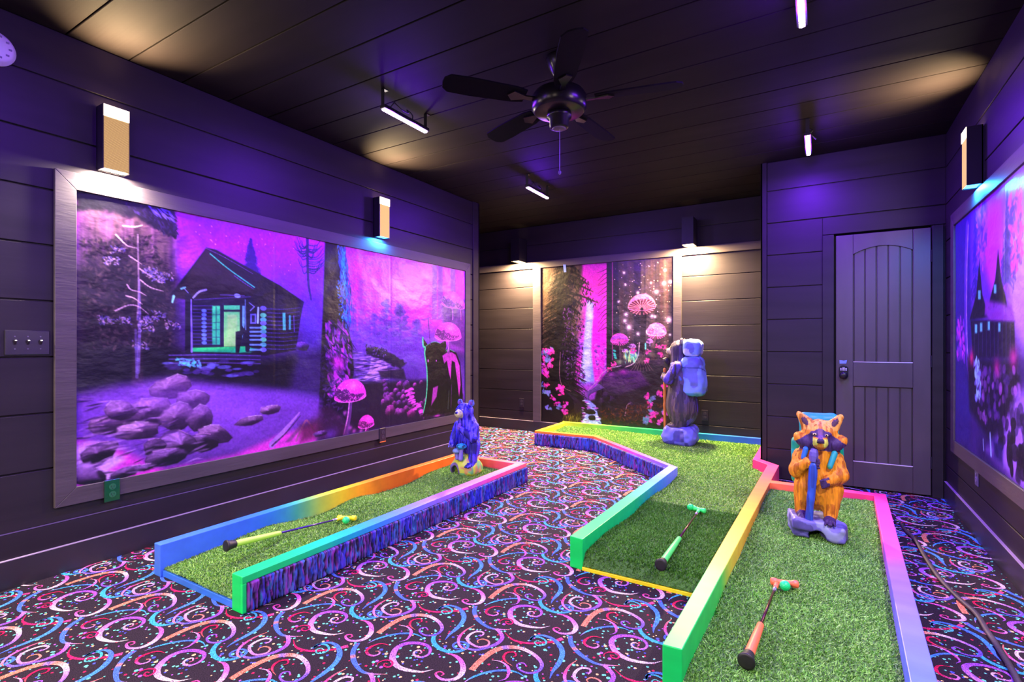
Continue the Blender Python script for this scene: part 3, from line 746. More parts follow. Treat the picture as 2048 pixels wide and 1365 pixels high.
def ball(p, c, label, key, r=.0215):
    me = bpy.data.meshes.new('golf_ball'); bm = bmesh.new()
    bmesh.ops.create_icosphere(bm, subdivisions=5, radius=r)
    dirs = []
    N = 150
    for k in range(N):
        zz = 1 - 2 * (k + .5) / N; a = k * 2.399963; rr = math.sqrt(1 - zz * zz); dirs.append((rr * math.cos(a), rr * math.sin(a), zz))
    D = np.array(dirs)
    for v in bm.verts:
        n_ = np.array(v.co) / r; d = np.arccos(np.clip((D @ n_).max(), -1, 1))
        if d < .11: v.co *= 1 - .035 * (1 - (d / .11) ** 2)
    bm.to_mesh(me); bm.free()
    me.polygons.foreach_set('use_smooth', [True] * len(me.polygons))
    o = bpy.data.objects.new('golf_ball', me); me.materials.append(mat('ball_' + key, lin(np.array(c)), .35)); o.location = p
    COL.objects.link(o); tag(o, label, 'golf ball', 'golf balls on the greens')
def P3(px, py, z): return tuple(on_z(px, py, z))
zt1 = float(z1f(np.array([-2.5]), np.array([2.15]))[0]) + .010
putter(P3(451, 1093, .150), P3(684, 1037, zt1 + .014), P3(675, 1036, zt1 + .015), P3(712, 1037, zt1 + .015), (190, 245, 80), (250, 225, 30), (70, 45, 130),
       'putter with lime green grip and yellow head on the left green', 'lime')
ball(P3(692, 1041, zt1 + .021), (40, 220, 120), 'green golf ball against the yellow putter head on the left green', 'left')
zt2 = .085 + .010
putter(P3(1321, 1131, zt2 + .026), P3(1398, 1021, zt2 + .014), P3(1384, 1016, zt2 + .015), P3(1411, 1023, zt2 + .015), (80, 235, 100), (60, 245, 110), (75, 35, 40),
       'putter with green grip and green head on the dark turf of the middle green', 'green')
ball(P3(1381, 1015, zt2 + .020), (30, 225, 105), 'green golf ball beside the green putter head on the middle green', 'middle')
putter(P3(1492, 1325, .060 + .036), P3(1553, 1170, .078 + .024), P3(1541, 1163, .078 + .025), P3(1597, 1170, .078 + .025), (250, 120, 70), (255, 115, 75), (70, 30, 25),
       'putter with orange grip and orange head on the right green', 'orange')
ball(P3(1570, 1172, .078 + .032), (25, 220, 125), 'green golf ball resting on the orange putter head on the right green', 'right')

# ------------------------------------------------------------------ cable on the carpet
pts = [on_z(px, py, .010) for px, py in ((1800, 1046), (1812, 1062), (1830, 1080), (1850, 1114), (1878, 1156), (1914, 1194), (1952, 1228), (1974, 1262), (1998, 1298), (2031, 1354), (2075, 1450), (2120, 1560))]
sm = catmull(np.array(pts), 8)
wd = [min(.011, .006 + .0006 * i) for i in range(len(sm))]
o = MB().tube([tuple(p) for p in sm], wd, 12, flat=.75).build('cable', mat('brown_cable', (.060, .042, .040), .55, bump=((30, 200, 30), .4, .004), var=.4, var_scale=(20, 6, 20)), smooth=True)
tag(o, 'flat dark brown cable snaking over the carpet beside the right green', 'cable')

# ================================================================== CARVED ANIMALS (sculpted as distance fields, meshed with surface nets)
def rotm(rx=0, ry=0, rz=0):
    return np.array(Matrix.Rotation(math.radians(rz), 3, 'Z') @ Matrix.Rotation(math.radians(ry), 3, 'Y') @ Matrix.Rotation(math.radians(rx), 3, 'X'))
class El:
    def __init__(s, c, r, col, rot=(0, 0, 0), k=.02): s.c, s.r, s.col, s.R, s.k = np.array(c, float), np.array(r, float), col, rotm(*rot), k
    def d(s, p):
        q = (p - s.c) @ s.R / s.r
        n = np.linalg.norm(q, axis=-1); g = np.linalg.norm(q / s.r, axis=-1) + 1e-9
        return n * (n - 1) / g
    def box(s): m = s.r.max(); return s.c - m, s.c + m
class Cap:
    def __init__(s, a, b, ra, rb, col, k=.02): s.a, s.b, s.ra, s.rb, s.col, s.k = np.array(a, float), np.array(b, float), ra, rb, col, k
    def d(s, p):
        ba = s.b - s.a; h = np.clip(((p - s.a) @ ba) / (ba @ ba), 0, 1)
        return np.linalg.norm(p - s.a - h[..., None] * ba, axis=-1) - (s.ra + (s.rb - s.ra) * h)
    def box(s): m = max(s.ra, s.rb); return np.minimum(s.a, s.b) - m, np.maximum(s.a, s.b) + m
class Bx:
    def __init__(s, c, h, rr, col, rot=(0, 0, 0), k=.01): s.c, s.h, s.rr, s.col, s.R, s.k = np.array(c, float), np.array(h, float), rr, col, rotm(*rot), k
    def d(s, p):
        q = np.abs((p - s.c) @ s.R) - (s.h - s.rr)
        return np.linalg.norm(np.maximum(q, 0), axis=-1) + np.minimum(q.max(-1), 0) - s.rr
    def box(s): m = np.linalg.norm(s.h); return s.c - m, s.c + m
def smin(a, b, k):
    h = np.maximum(k - np.abs(a - b), 0) / k
    return np.minimum(a, b) - h * h * k * .25
def sculpt(name, prims, m, parent, h=.006, cut=(), fur=0.0, fur_scale=(70, 70, 9), paint_f=None, seed=0, facet=0.0):
    lo = np.min([p.box()[0] for p in prims], 0) - 4 * h; hi = np.max([p.box()[1] for p in prims], 0) + 4 * h
    n = np.ceil((hi - lo) / h).astype(int) + 1
    ax = [lo[i] + h * np.arange(n[i]) for i in range(3)]
    gp = np.stack(np.meshgrid(*ax, indexing='ij'), -1)
    D = None
    for p in prims:
        d = p.d(gp)
        D = d if D is None else smin(D, d, p.k)
    for p in cut: D = -smin(-D, p.d(gp), p.k)
    if fur or facet:
        q = gp.reshape(-1, 3)
        if fur: D = D - fur * (noise3(q * np.array(fur_scale) + seed) - .5).reshape(D.shape)
        if facet: D = D - facet * (noise3(q * 22 + seed + 7) - .5).reshape(D.shape)
    # surface nets
    sg = D < 0
    c8 = [(a, b, c) for a in (0, 1) for b in (0, 1) for c in (0, 1)]
    sl = lambda A, o: A[o[0]:A.shape[0] - 1 + o[0], o[1]:A.shape[1] - 1 + o[1], o[2]:A.shape[2] - 1 + o[2]]
    cnt = sum(sl(sg, o).astype(np.int8) for o in c8)
    act = (cnt > 0) & (cnt < 8)
    ci = np.argwhere(act)
    idm = -np.ones(act.shape, int); idm[act] = np.arange(len(ci))
    acc = np.zeros((len(ci), 3)); nn = np.zeros(len(ci))
    for i, o in enumerate(c8):
        for j in range(3):
            if o[j] == 1: continue
            o2 = list(o); o2[j] = 1
            va = D[tuple((ci + np.array(o)).T)]; vb = D[tuple((ci + np.array(o2)).T)]
            cr = (va < 0) != (vb < 0)
            t = np.where(cr, va / np.where(cr, va - vb, 1), 0)
            pt = np.array(o, float)[None] + 0 * acc
            pt[:, j] = t
            acc[cr] += pt[cr]; nn[cr] += 1
    V = lo + h * (ci + acc / nn[:, None])
    quads = []
    for j in range(3):
        a = [slice(None)] * 3; b = [slice(None)] * 3
        a[j] = slice(0, -1); b[j] = slice(1, None)
        A = sg[tuple(a)]; B = sg[tuple(b)]
        for flip, E in ((0, A & ~B), (1, ~A & B)):
            e = np.argwhere(E)
            j1, j2 = (j + 1) % 3, (j + 2) % 3
            ok = (e[:, j1] > 0) & (e[:, j2] > 0); e = e[ok]
            def at(d1, d2):
                q = e.copy(); q[:, j1] += d1; q[:, j2] += d2; return idm[tuple(q.T)]
            Q = np.stack([at(-1, -1), at(0, -1), at(0, 0), at(-1, 0)], -1)
            quads.append(Q[:, ::-1] if flip else Q)
    Fq = np.concatenate(quads)
    # colour of the nearest primitive, then painted over
    best = np.full(len(V), 1e9); col = np.zeros((len(V), 3))
    for p in prims:
        d = p.d(V); k = d < best; best[k] = d[k]; col[k] = lin(np.array(p.col))
    if paint_f is not None: col = paint_f(V, col)
    return np_mesh(name, V, Fq, m, np.clip(col, 0, 1), parent)
wood_fur = mat('painted_carved_fur', attr=True, rough=.55, spec=.35, bump=((150, 150, 26), .55, .006), var=.28, var_scale=(90, 90, 14))
wood_smooth = mat('painted_carved_wood', attr=True, rough=.45, spec=.4, bump=((30, 30, 30), .25, .004), var=.14, var_scale=(14, 14, 14))

def mixc(col, k, c, f=1.0):
    c = lin(np.array(c)); k = (np.asarray(k, float) * f)[:, None]
    return col * (1 - k) + c * k
def face_cam(p): return math.atan2(p[0], -p[1]) if False else math.atan2(-(0 - p[0]), (0 - p[1])) + math.pi

# ---------- raccoon with walking stick and backpack (faces the viewer; local -Y is forward)
rp = on_z(1634, 1068, .112); rp[1] += .05
OR, DK, TE = (228, 146, 24), (62, 42, 92), (20, 175, 165)
rac = thing('raccoon_statue', (rp[0], rp[1], .105), 'orange raccoon carving holding a blue stick, teal backpack, on the right green', 'statue', 'carved animal statues', 0.05)
rac.scale = (.80, .88, .94)
body = [
    El((0, .0, .285), (.128, .105, .150), OR), El((0, -.005, .42), (.112, .090, .115), OR, k=.05),
    Cap((-.078, -.02, .27), (-.098, -.03, .13), .066, .040, OR, .03), Cap((.085, -.02, .27), (.075, -.055, .13), .070, .042, OR, .03),
    El((-.092, -.075, .115), (.034, .050, .022), DK, k=.012), El((.068, -.105, .108), (.036, .050, .022), DK, k=.012),
    # arms
    Cap((-.105, -.01, .455), (-.132, -.055, .37), .043, .040, OR, .03), Cap((-.132, -.055, .37), (-.062, -.112, .432), .040, .032, OR, .02),
    Cap((.112, -.01, .45), (.138, -.055, .365), .045, .042, OR, .03), Cap((.138, -.055, .365), (.052, -.110, .338), .042, .032, OR, .02),
    # neck and head
    Cap((0, 0, .47), (.012, -.02, .54), .085, .075, OR, .04),
    El((.015, -.02, .595), (.108, .088, .082), OR, k=.03), El((-.078, -.035, .548), (.072, .060, .044), OR, (0, 28, 0), k=.02), El((.110, -.035, .544), (.072, .060, .044), OR, (0, -28, 0), k=.02),
    El((.013, -.108, .556), (.046, .050, .038), OR, k=.02), El((.013, -.118, .535), (.030, .034, .016), OR, k=.012),
    El((.013, -.152, .566), (.019, .012, .014), DK, k=.004),
    El((-.016, -.092, .604), (.030, .02, .012), DK, k=.01), El((.048, -.092, .602), (.030, .02, .012), DK, k=.01),
    # ears
    Cap((-.062, -.015, .648), (-.108, -.012, .700), .040, .018, OR, .012), Cap((.096, -.015, .645), (.140, -.012, .696), .040, .018, OR, .012),
]
# fingers: dark claws round the stick and over the belly
for i in range(4):
    body.append(Cap((-.052 + .004 * i, -.122, .452 - .014 * i), (.000 + .004 * (i % 2), -.150, .458 - .015 * i), .0095, .0075, DK, .004))
    body.append(Cap((.058, -.132, .350 - .011 * i), (.014 + .003 * i, -.142 + .002 * i, .338 - .013 * i), .009, .007, DK, .004))
for i in range(4):
    body.append(Cap((-.114 + .015 * i, -.11, .112), (-.118 + .017 * i, -.138, .104), .010, .007, DK, .004))
    body.append(Cap((.046 + .015 * i, -.14, .106), (.042 + .017 * i, -.168, .098), .010, .007, DK, .004))
def paint_rac(V, col):
    x, y, z = V[:, 0] - .014, V[:, 1], V[:, 2]
    front = y < -.02
    ax = np.abs(x)
    # dark mask running out from the nose to both cheeks
    lower = .500 + .10 * ax; upper = .632 - .62 * np.maximum(ax - .012, 0)
    mask = front & (z > .505 - .08 * ax) & (z < upper) & (z > .488) & (y > -.155) & (z < .64)
    mask &= ~((ax < .040) & (z < .585) & (y < -.098))
    col = mixc(col, mask, (66, 44, 98))
    muz = front & (y < -.105) & (z < .578) & (z > .533) & (ax < .046) & (ax > .006)
    col = mixc(col, muz, (205, 215, 80))
    col = mixc(col, (ax < .014) & front & (z > .57) & (z < .665) & (y < -.05), (120, 78, 130))
    col = mixc(col, (np.hypot(x, (y + .158) * .9) < .022) & (z > .553) & (z < .58) & (y < -.142), (52, 32, 66))
    # pale orange upper head and brow
    col = mixc(col, front & (z > .62) & ~mask, (246, 184, 84), .75)
    for s in (-1, 1):
        ex = x - s * .090; ez = z - .666; q_ = ex * .64 * s + ez * .77; r_ = ex * .77 * s - ez * .64
        col = mixc(col, (np.hypot(q_ / .028, r_ / .017) < 1) & (y < -.035), (74, 45, 66))
    # random darker streaks: shade of carved crevices put into the colour
    n_ = noise3(V * np.array((60, 60, 12)))
    col = mixc(col, (n_ > .6) & (col[:, 0] > .5), (168, 88, 12), .8)
    return col
sculpt('raccoon_body', body, wood_fur, rac, .0046, fur=.009, fur_scale=(85, 85, 22), paint_f=paint_rac)
eye_w = mat('eye_pale', (.75, .62, .30), .25); eye_d = mat('eye_dark', (.01, .008, .012), .15)
def eyes(parent, pts, r, fwd=(0, -1, 0)):
    for p in pts:
        e = MB(); e.lathe([(r * math.sin(t) + 1e-4, -r * math.cos(t)) for t in np.linspace(0, math.pi, 12)], 18, Matrix.Translation(p) @ Matrix.Diagonal((1.25, .8, .75, 1)))
        eo = e.build('eye', eye_w, parent, smooth=True)
        q = Vector(p) + Vector(fwd) * r * .55
        e = MB(); e.lathe([(r * .5 * math.sin(t) + 1e-4, -r * .5 * math.cos(t)) for t in np.linspace(0, math.pi, 10)], 14, Matrix.Translation(q))
        e.build('pupil', eye_d, eo, smooth=True)
eyes(rac, [(-.020, -.108, .600), (.049, -.108, .598)], .0095)
ROCK = (112, 108, 190)
sculpt('rock_base', [Bx((-.02, -.035, .072), (.150, .125, .030), .014, ROCK, (0, 3, 8)), Bx((-.115, -.06, .045), (.055, .095, .045), .022, ROCK, (0, 0, 14), k=.012), Bx((.085, -.085, .042), (.085, .085, .046), .022, ROCK, (0, 0, -10), k=.012), El((0, .05, .045), (.12, .06, .045), ROCK, k=.02)],
       wood_smooth, rac, .006, cut=[El((-.01, -.15, .015), (.052, .12, .036), ROCK, k=.008)], facet=.014,
       paint_f=lambda V, c: mixc(mixc(c, noise3(V * 16) > .58, (74, 66, 130), .8), noise3(V * 21 + 5) > .66, (150, 160, 190), .7))
stick = [Cap((-.055, -.130, .085), (-.026, -.128, .42), .0235, .026, (46, 86, 190), .005)]
st_ = sculpt('walking_stick', stick, wood_smooth, rac, .005, facet=.008, paint_f=lambda V, c: mixc(c, noise3(V * np.array((30, 30, 9))) > .6, (38, 58, 140), .8))
mb = MB(); M = Matrix.Translation((-.026, -.130, .478)) @ Matrix.Rotation(math.radians(5), 4, 'Y')
mb.lathe([(.025, -.035), (.029, .0), (.026, .022), (.018, .040)], 6, M)
mb.build('stick_top', mat('lavender_stick_top', lin(np.array((96, 86, 165))), .4), st_, bevel=.002)
sculpt('backpack', [Bx((.004, .105, .405), (.162, .060, .140), .035, TE), Bx((.006, .165, .36), (.10, .03, .08), .03, (25, 165, 130))], wood_smooth, rac, .007, facet=.008,
       paint_f=lambda V, c: mixc(c, noise3(V * 9) > .55, (18, 170, 105), .8))
sculpt('bedroll', [Cap((-.070, .060, .668), (.095, .060, .668), .040, .040, (35, 150, 175), .01), Bx((.012, .070, .610), (.120, .036, .080), .03, (22, 180, 175))], wood_smooth, rac, .007, facet=.012)
sculpt('shoulder_strap', [Cap((-.072, -.088, .505), (-.085, -.092, .455), .017, .016, (40, 110, 200), .01)], wood_smooth, rac, .005)
sculpt('shoulder_strap', [Cap((.098, -.078, .490), (.070, -.100, .418), .019, .017, (40, 165, 165), .01)], wood_smooth, rac, .005,
       paint_f=lambda V, c: mixc(c, noise3(V * 40) > .55, (70, 170, 90), .7))

# ---------- black bear with blue backpack, seen from behind its left side
bp = on_z(1364, 889, .085)
bear = thing('bear_statue', (bp[0], bp[1], .088), 'tall dark bear carving with a pale blue backpack and stick, before the waterfall mural', 'statue', 'carved animal statues', math.radians(-90))
BK, BK2 = (58, 50, 66), (40, 34, 48)
LB = (120, 160, 238)
bb = [
    El((0, .0, .46), (.175, .160, .27), BK), El((0, .01, .38), (.165, .155, .17), BK, k=.05), El((0, .0, .70), (.160, .140, .18), BK, k=.05),
    Cap((-.08, .01, .36), (-.080, -.01, .22), .095, .070, BK, .04), Cap((.08, .01, .36), (.080, -.01, .22), .095, .070, BK, .04),
    El((-.085, -.06, .205), (.055, .085, .035), BK2, k=.015), El((.085, -.06, .205), (.055, .085, .035), BK2, k=.015),
    Cap((0, -.01, .80), (0, -.025, .96), .115, .090, BK, .05),
    El((0, -.025, 1.03), (.092, .096, .088), BK, k=.03), El((0, -.108, 1.000), (.046, .060, .042), (170, 158, 146), k=.02), El((0, -.160, 1.012), (.022, .014, .016), BK2, k=.006),
    El((-.062, .01, 1.110), (.030, .018, .032), (120, 104, 104), k=.01), El((.062, .01, 1.110), (.030, .018, .032), (120, 104, 104), k=.01),
    Cap((.150, -.02, .84), (.168, -.10, .700), .056, .052, BK, .03), Cap((.168, -.10, .700), (.075, -.165, .72), .052, .040, BK, .02), El((.06, -.172, .735), (.036, .034, .036), BK2, k=.01),
    Cap((-.145, -.02, .82), (-.12, -.10, .80), .055, .048, BK, .03), Cap((-.12, -.10, .80), (-.02, -.160, .88), .048, .038, BK, .02), El((-.01, -.168, .895), (.034, .034, .036), BK2, k=.01),
]
for i in range(4):
    bb.append(Cap((-.03 + .0 * i, -.180, .920 - .018 * i), (.018, -.202, .916 - .018 * i), .010, .008, BK2, .004))
    bb.append(Cap((.085 - .018 * i, -.190, .73), (.082 - .019 * i, -.206, .705), .010, .008, BK2, .004))
def paint_bear(V, col):
    n_ = noise3(V * np.array((46, 46, 7))); n2 = noise3(V * np.array((9, 9, 5)) + 3)
    low = col.sum(1) < .3
    col = mixc(col, low & (n_ > .55), (92, 76, 120), .7)
    col = mixc(col, low & (n2 > .60) & (n_ > .45), (84, 66, 190), .6)
    col = mixc(col, low & (n2 < .36) & (n_ > .5), (90, 76, 66), .6)
    return col
sculpt('bear_body', bb, wood_fur, bear, .0075, fur=.014, fur_scale=(60, 60, 7), paint_f=paint_bear)
eyes(bear, [(-.040, -.106, 1.050), (.040, -.106, 1.050)], .009)
pk = sculpt('backpack', [Bx((0, .125, .735), (.158, .105, .205), .06, LB, (4, 0, 0)), El((0, .165, .66), (.130, .090, .14), LB, k=.03), Bx((0, .085, .86), (.145, .07, .08), .04, LB, k=.02)], wood_smooth, bear, .0085, facet=.02,
       paint_f=lambda V, c: mixc(mixc(mixc(c, noise3(V * np.array((13, 13, 9)) + 2) > .66, (92, 98, 175), .85), V[:, 2] < .565, (40, 130, 165), .7), np.abs(V[:, 2] - .80 - .2 * V[:, 0]) < .007, (50, 70, 130), .8))
sculpt('pack_top_roll', [Bx((0, .118, 1.035), (.155, .088, .092), .06, LB, (-4, 0, 0))], wood_smooth, bear, .0085, facet=.016,
       paint_f=lambda V, c: mixc(mixc(c, (np.hypot((V[:, 1] - .115) / .045, (V[:, 2] - 1.03) / .055) < 1) & (np.abs(V[:, 0]) > .10), (88, 92, 170), .8), noise3(V * 14 + 9) > .64, (215, 220, 245), .6))
sculpt('shoulder_strap', [Cap((.118, .09, .90), (.128, -.07, .86), .02, .02, (70, 90, 170), .01), Cap((.128, -.07, .86), (.150, .02, .70), .02, .018, (70, 90, 170), .01)], wood_smooth, bear, .007)
sculpt('walking_stick', [Cap((.01, -.178, .0), (.01, -.182, .80), .014, .016, (196, 120, 50), .005)], wood_smooth, bear, .0065, facet=.006)
sculpt('rock_base', [Bx((0, -.01, .10), (.165, .16, .098), .05, (118, 122, 215)), El((.09, -.10, .09), (.085, .09, .10), (118, 122, 215), k=.03), El((.10, .07, .09), (.10, .10, .10), (118, 122, 215), k=.03)], wood_smooth, bear, .009, facet=.024,
       cut=[Cap((.21, -.02, .0), (.19, -.005, .25), .022, .022, (60, 60, 130), .02)],
       paint_f=lambda V, c: mixc(c, noise3(V * np.array((11, 11, 8)) + 6) > .62, (70, 66, 140), .85))

# ---------- blue bear on a stump with toadstools
q = on_z(933, 947, .088)
bl = thing('bear_statue', (q[0], q[1], .092), 'small bright blue bear carving on a yellow stump with toadstools, end of the left green', 'statue', 'carved animal statues', math.radians(0))
bl.scale = (.93, .93, .97)
BB_, BV, ST = (52, 42, 205), (38, 26, 150), (190, 205, 74)
b3 = [
    El((.012, .02, .30), (.098, .085, .150), BB_), El((.010, .01, .40), (.088, .075, .095), BB_, k=.04),
    Cap((.085, .0, .24), (.090, -.035, .12), .055, .038, BB_, .03), Cap((-.075, .02, .24), (-.085, .0, .15), .052, .040, BB_, .03),
    El((.088, -.068, .085), (.032, .045, .026), BB_, k=.012),
    Cap((-.085, -.01, .405), (-.105, -.045, .30), .038, .034, BB_, .025), Cap((-.105, -.045, .30), (-.098, -.080, .255), .034, .030, BB_, .02),
    Cap((.092, -.01, .405), (.110, -.055, .315), .040, .036, BB_, .025), Cap((.110, -.055, .315), (.020, -.098, .385), .036, .026, BB_, .015),
    Cap((0, 0, .44), (-.002, -.015, .50), .066, .060, BB_, .03),
    El((-.004, -.02, .535), (.080, .074, .066), BB_, k=.025), El((-.012, -.088, .517), (.037, .045, .034), (205, 205, 150), k=.012), El((-.014, -.130, .528), (.014, .010, .011), (50, 40, 150), k=.004),
    El((-.066, -.005, .602), (.030, .015, .029), (90, 110, 200), (0, -20, 0), k=.008), El((.062, -.005, .602), (.030, .015, .029), (90, 110, 200), (0, 20, 0), k=.008),
    El((.004, -.112, .418), (.016, .012, .026), (120, 80, 205), (0, 30, 0), k=.006),
]
for i in range(4):
    b3.append(Cap((-.118 + .013 * i, -.100, .250), (-.120 + .014 * i, -.110, .228), .007, .005, (120, 110, 220), .003))
    b3.append(Cap((.068 + .013 * i, -.100, .086), (.065 + .015 * i, -.118, .078), .008, .006, (90, 80, 215), .003))
    b3.append(Cap((.022 - .008 * i, -.112, .402 - .004 * i), (.006 - .004 * i, -.124, .412 - .008 * i), .007, .005, (120, 80, 205), .003))
def paint_bb(V, col):
    n_ = noise3(V * np.array((70, 70, 14)))
    blue = (col[:, 2] > .25) & (col[:, 0] < .12)
    col = mixc(col, blue & (n_ > .58), (104, 84, 215), .7)
    col = mixc(col, blue & (n_ < .40), (20, 12, 84), .8)
    for s, cx in ((-1, -.066), (1, .062)):
        col = mixc(col, (np.hypot(V[:, 0] - cx, V[:, 2] - .602) < .015) & (V[:, 1] < -.008), (120, 60, 150))
    return col
sculpt('bear_body', b3, wood_fur, bl, .0045, fur=.010, fur_scale=(105, 105, 18), paint_f=paint_bb)
eyes(bl, [(-.038, -.084, .550), (.022, -.088, .550)], .0055)
sculpt('tree_stump', [El((0, 0, .06), (.128, .110, .115), ST), Bx((0, 0, .045), (.120, .10, .045), .03, ST, k=.03)], wood_smooth, bl, .006, facet=.010,
       cut=[Cap((-.060, -.20, .03), (-.055, -.03, .03), .040, .040, ST, .006), Bx((-.058, -.12, .01), (.040, .09, .035), .005, ST)],
       paint_f=lambda V, c: mixc(mixc(mixc(c, noise3(V * 22) > .6, (90, 185, 130), .8), noise3(V * 31 + 4) > .68, (205, 120, 110), .7),
                                 (np.hypot((V[:, 0] + .058) / .062, (V[:, 2] - .03) / .068) < 1.0) & (V[:, 1] < -.05), (98, 78, 140), .95))
mush = sculpt('toadstool', [Cap((.012, -.105, .14), (.018, -.098, .225), .020, .016, (128, 118, 196), .01), El((.018, -.098, .245), (.048, .044, .024), (40, 150, 205), k=.006)], wood_smooth, bl, .004,
       paint_f=lambda V, c: mixc(c, (noise3(V * 75) > .66) & (V[:, 2] > .238), (18, 40, 60), .9))
sculpt('toadstool', [Cap((-.022, -.110, .14), (-.028, -.108, .185), .016, .014, (118, 112, 180), .01), El((-.030, -.108, .200), (.036, .034, .023), (112, 140, 185), k=.006)], wood_smooth, bl, .004)

# ================================================================== MURALS (painted in vertex colour on fine grids)
class Cv:
    """a painting on a wall; drawing positions are photo pixels carried onto the wall plane, sizes are metres"""
    def __init__(s, plane, c0, u0, u1, z0, z1, res, seed):
        s.plane, s.c0, s.u0, s.u1, s.z0, s.z1, s.res = plane, c0, u0, u1, z0, z1, res
        s.W = int(round((u1 - u0) / res)) + 1; s.H = int(round((z1 - z0) / res)) + 1
        s.a = np.zeros((s.H, s.W, 3)); s.rs = np.random.RandomState(seed); s.seed = seed
    def m(s, pts):
        """photo pixels -> metres on the painting (u from u0, v down from z1)"""
        p = np.asarray(pts, float).reshape(-1, 2)
        q = on_x(p[:, 0], p[:, 1], s.c0) if s.plane == 'x' else on_y(p[:, 0], p[:, 1], s.c0)
        u = q[:, 1] if s.plane == 'x' else q[:, 0]
        return np.stack([u - s.u0, s.z1 - q[:, 2]], -1)
    def win(s, lo, hi):
        x0 = max(int(lo[0] / s.res) - 1, 0); x1 = min(int(hi[0] / s.res) + 2, s.W)
        y0 = max(int(lo[1] / s.res) - 1, 0); y1 = min(int(hi[1] / s.res) + 2, s.H)
        if x1 <= x0 or y1 <= y0: return None
        X, Y = np.meshgrid(np.arange(x0, x1) * s.res, np.arange(y0, y1) * s.res)
        return slice(y0, y1), slice(x0, x1), X, Y
    def mix(s, w, k, col):
        sub = s.a[w[0], w[1]]
        k = np.clip(k, 0, 1)[..., None]
        s.a[w[0], w[1]] = sub * (1 - k) + np.asarray(col, float) * k
    def fill(s, stops):
        """vertical gradient; stops: (0..1 from the top, colour)"""
        t = np.linspace(0, 1, s.H); ts = [a for a, _ in stops]; cs = np.array([c for _, c in stops], float)
        s.a[:] = np.stack([np.interp(t, ts, cs[:, i]) for i in range(3)], -1)[:, None]
    def noise(s, cell, oct=4, seed=0):
        return fbm2(s.H, s.W, (cell[1] / s.res, cell[0] / s.res), s.seed + seed, oct)
    def wash(s, pts, col, al=1.0, soft=.0, col2=None, tex=0, cell=(.05, .05), seed=0, px=True, wob=0):
        """filled shape with soft edges; col2: colour at its foot; tex: noise in its opacity"""
        P = s.m(pts) if px else np.asarray(pts, float)
        pad = soft * 2 + wob
        w = s.win(P.min(0) - pad, P.max(0) + pad)
        if w is None: return
        X, Y = w[2], w[3]
        if wob:
            n1 = fbm2(*X.shape, (.03 / s.res, .03 / s.res), s.seed + seed + 77, 3) - .5; n2 = fbm2(*X.shape, (.03 / s.res, .03 / s.res), s.seed + seed + 99, 3) - .5
            X = X + n1 * wob * 3; Y = Y + n2 * wob * 3
        ins = in_poly(X, Y, P)
        if soft > 0:
            d = np.full(X.shape, 1e9)
            for i in range(len(P)):
                a = P[i]; b = P[(i + 1) % len(P)]; ba = b - a; L2 = ba @ ba + 1e-12
                h = np.clip(((X - a[0]) * ba[0] + (Y - a[1]) * ba[1]) / L2, 0, 1)
                d = np.minimum(d, np.hypot(X - a[0] - h * ba[0], Y - a[1] - h * ba[1]))
            sd = np.where(ins, d, -d); k = np.clip(.5 + sd / (2 * soft), 0, 1); k = k * k * (3 - 2 * k)
        else: k = ins.astype(float)
        if tex: k = k * np.clip(1 - tex + 2 * tex * (fbm2(*X.shape, (cell[1] / s.res, cell[0] / s.res), s.seed + seed, 4)), 0, 1)
        c = np.asarray(col, float)
        if col2 is not None:
            t = np.clip((Y - P[:, 1].min()) / (np.ptp(P[:, 1]) + 1e-6), 0, 1)[..., None]; c = c * (1 - t) + np.asarray(col2, float) * t
        s.mix(w, k * al, c)
    def glow(s, p, rx, ry, col, al=1.0, pw=1.0, px=True):
        c = s.m([p])[0] if px else np.asarray(p, float)
        w = s.win(c - [rx * 2.2, ry * 2.2], c + [rx * 2.2, ry * 2.2])
        if w is None: return
        k = np.exp(-(((w[2] - c[0]) / rx) ** 2 + ((w[3] - c[1]) / ry) ** 2) * pw) * al
        s.mix(w, k, col)
    def line(s, pts, w0, w1, col, al=1.0, px=True, soft=None, sm=True):
        P = s.m(pts) if px else np.asarray(pts, float)
        if sm and len(P) > 2: P = catmull(P, 4)
        n = len(P); soft = s.res * .6 if soft is None else soft
        for i in range(n - 1):
            a, b = P[i], P[i + 1]; ra = (w0 + (w1 - w0) * i / (n - 1)) / 2; rb = (w0 + (w1 - w0) * (i + 1) / (n - 1)) / 2
            pad = max(ra, rb) + soft * 2
            w = s.win(np.minimum(a, b) - pad, np.maximum(a, b) + pad)
            if w is None: continue
            ba = b - a; h = np.clip(((w[2] - a[0]) * ba[0] + (w[3] - a[1]) * ba[1]) / (ba @ ba + 1e-12), 0, 1)
            d = np.hypot(w[2] - a[0] - h * ba[0], w[3] - a[1] - h * ba[1]) - (ra + (rb - ra) * h)
            s.mix(w, np.clip(.5 - d / (2 * soft), 0, 1) * al, col)
    def dab(s, c, rx, ry, ang, col, al=1.0):
        m_ = max(rx, ry) + s.res
        w = s.win(c - m_, c + m_)
        if w is None: return
        ca, sa = math.cos(ang), math.sin(ang); x = w[2] - c[0]; y = w[3] - c[1]
        q = np.hypot((x * ca + y * sa) / rx, (-x * sa + y * ca) / ry)
        s.mix(w, np.clip((1 - q) * min(rx, ry) / s.res + .5, 0, 1) * al, col)
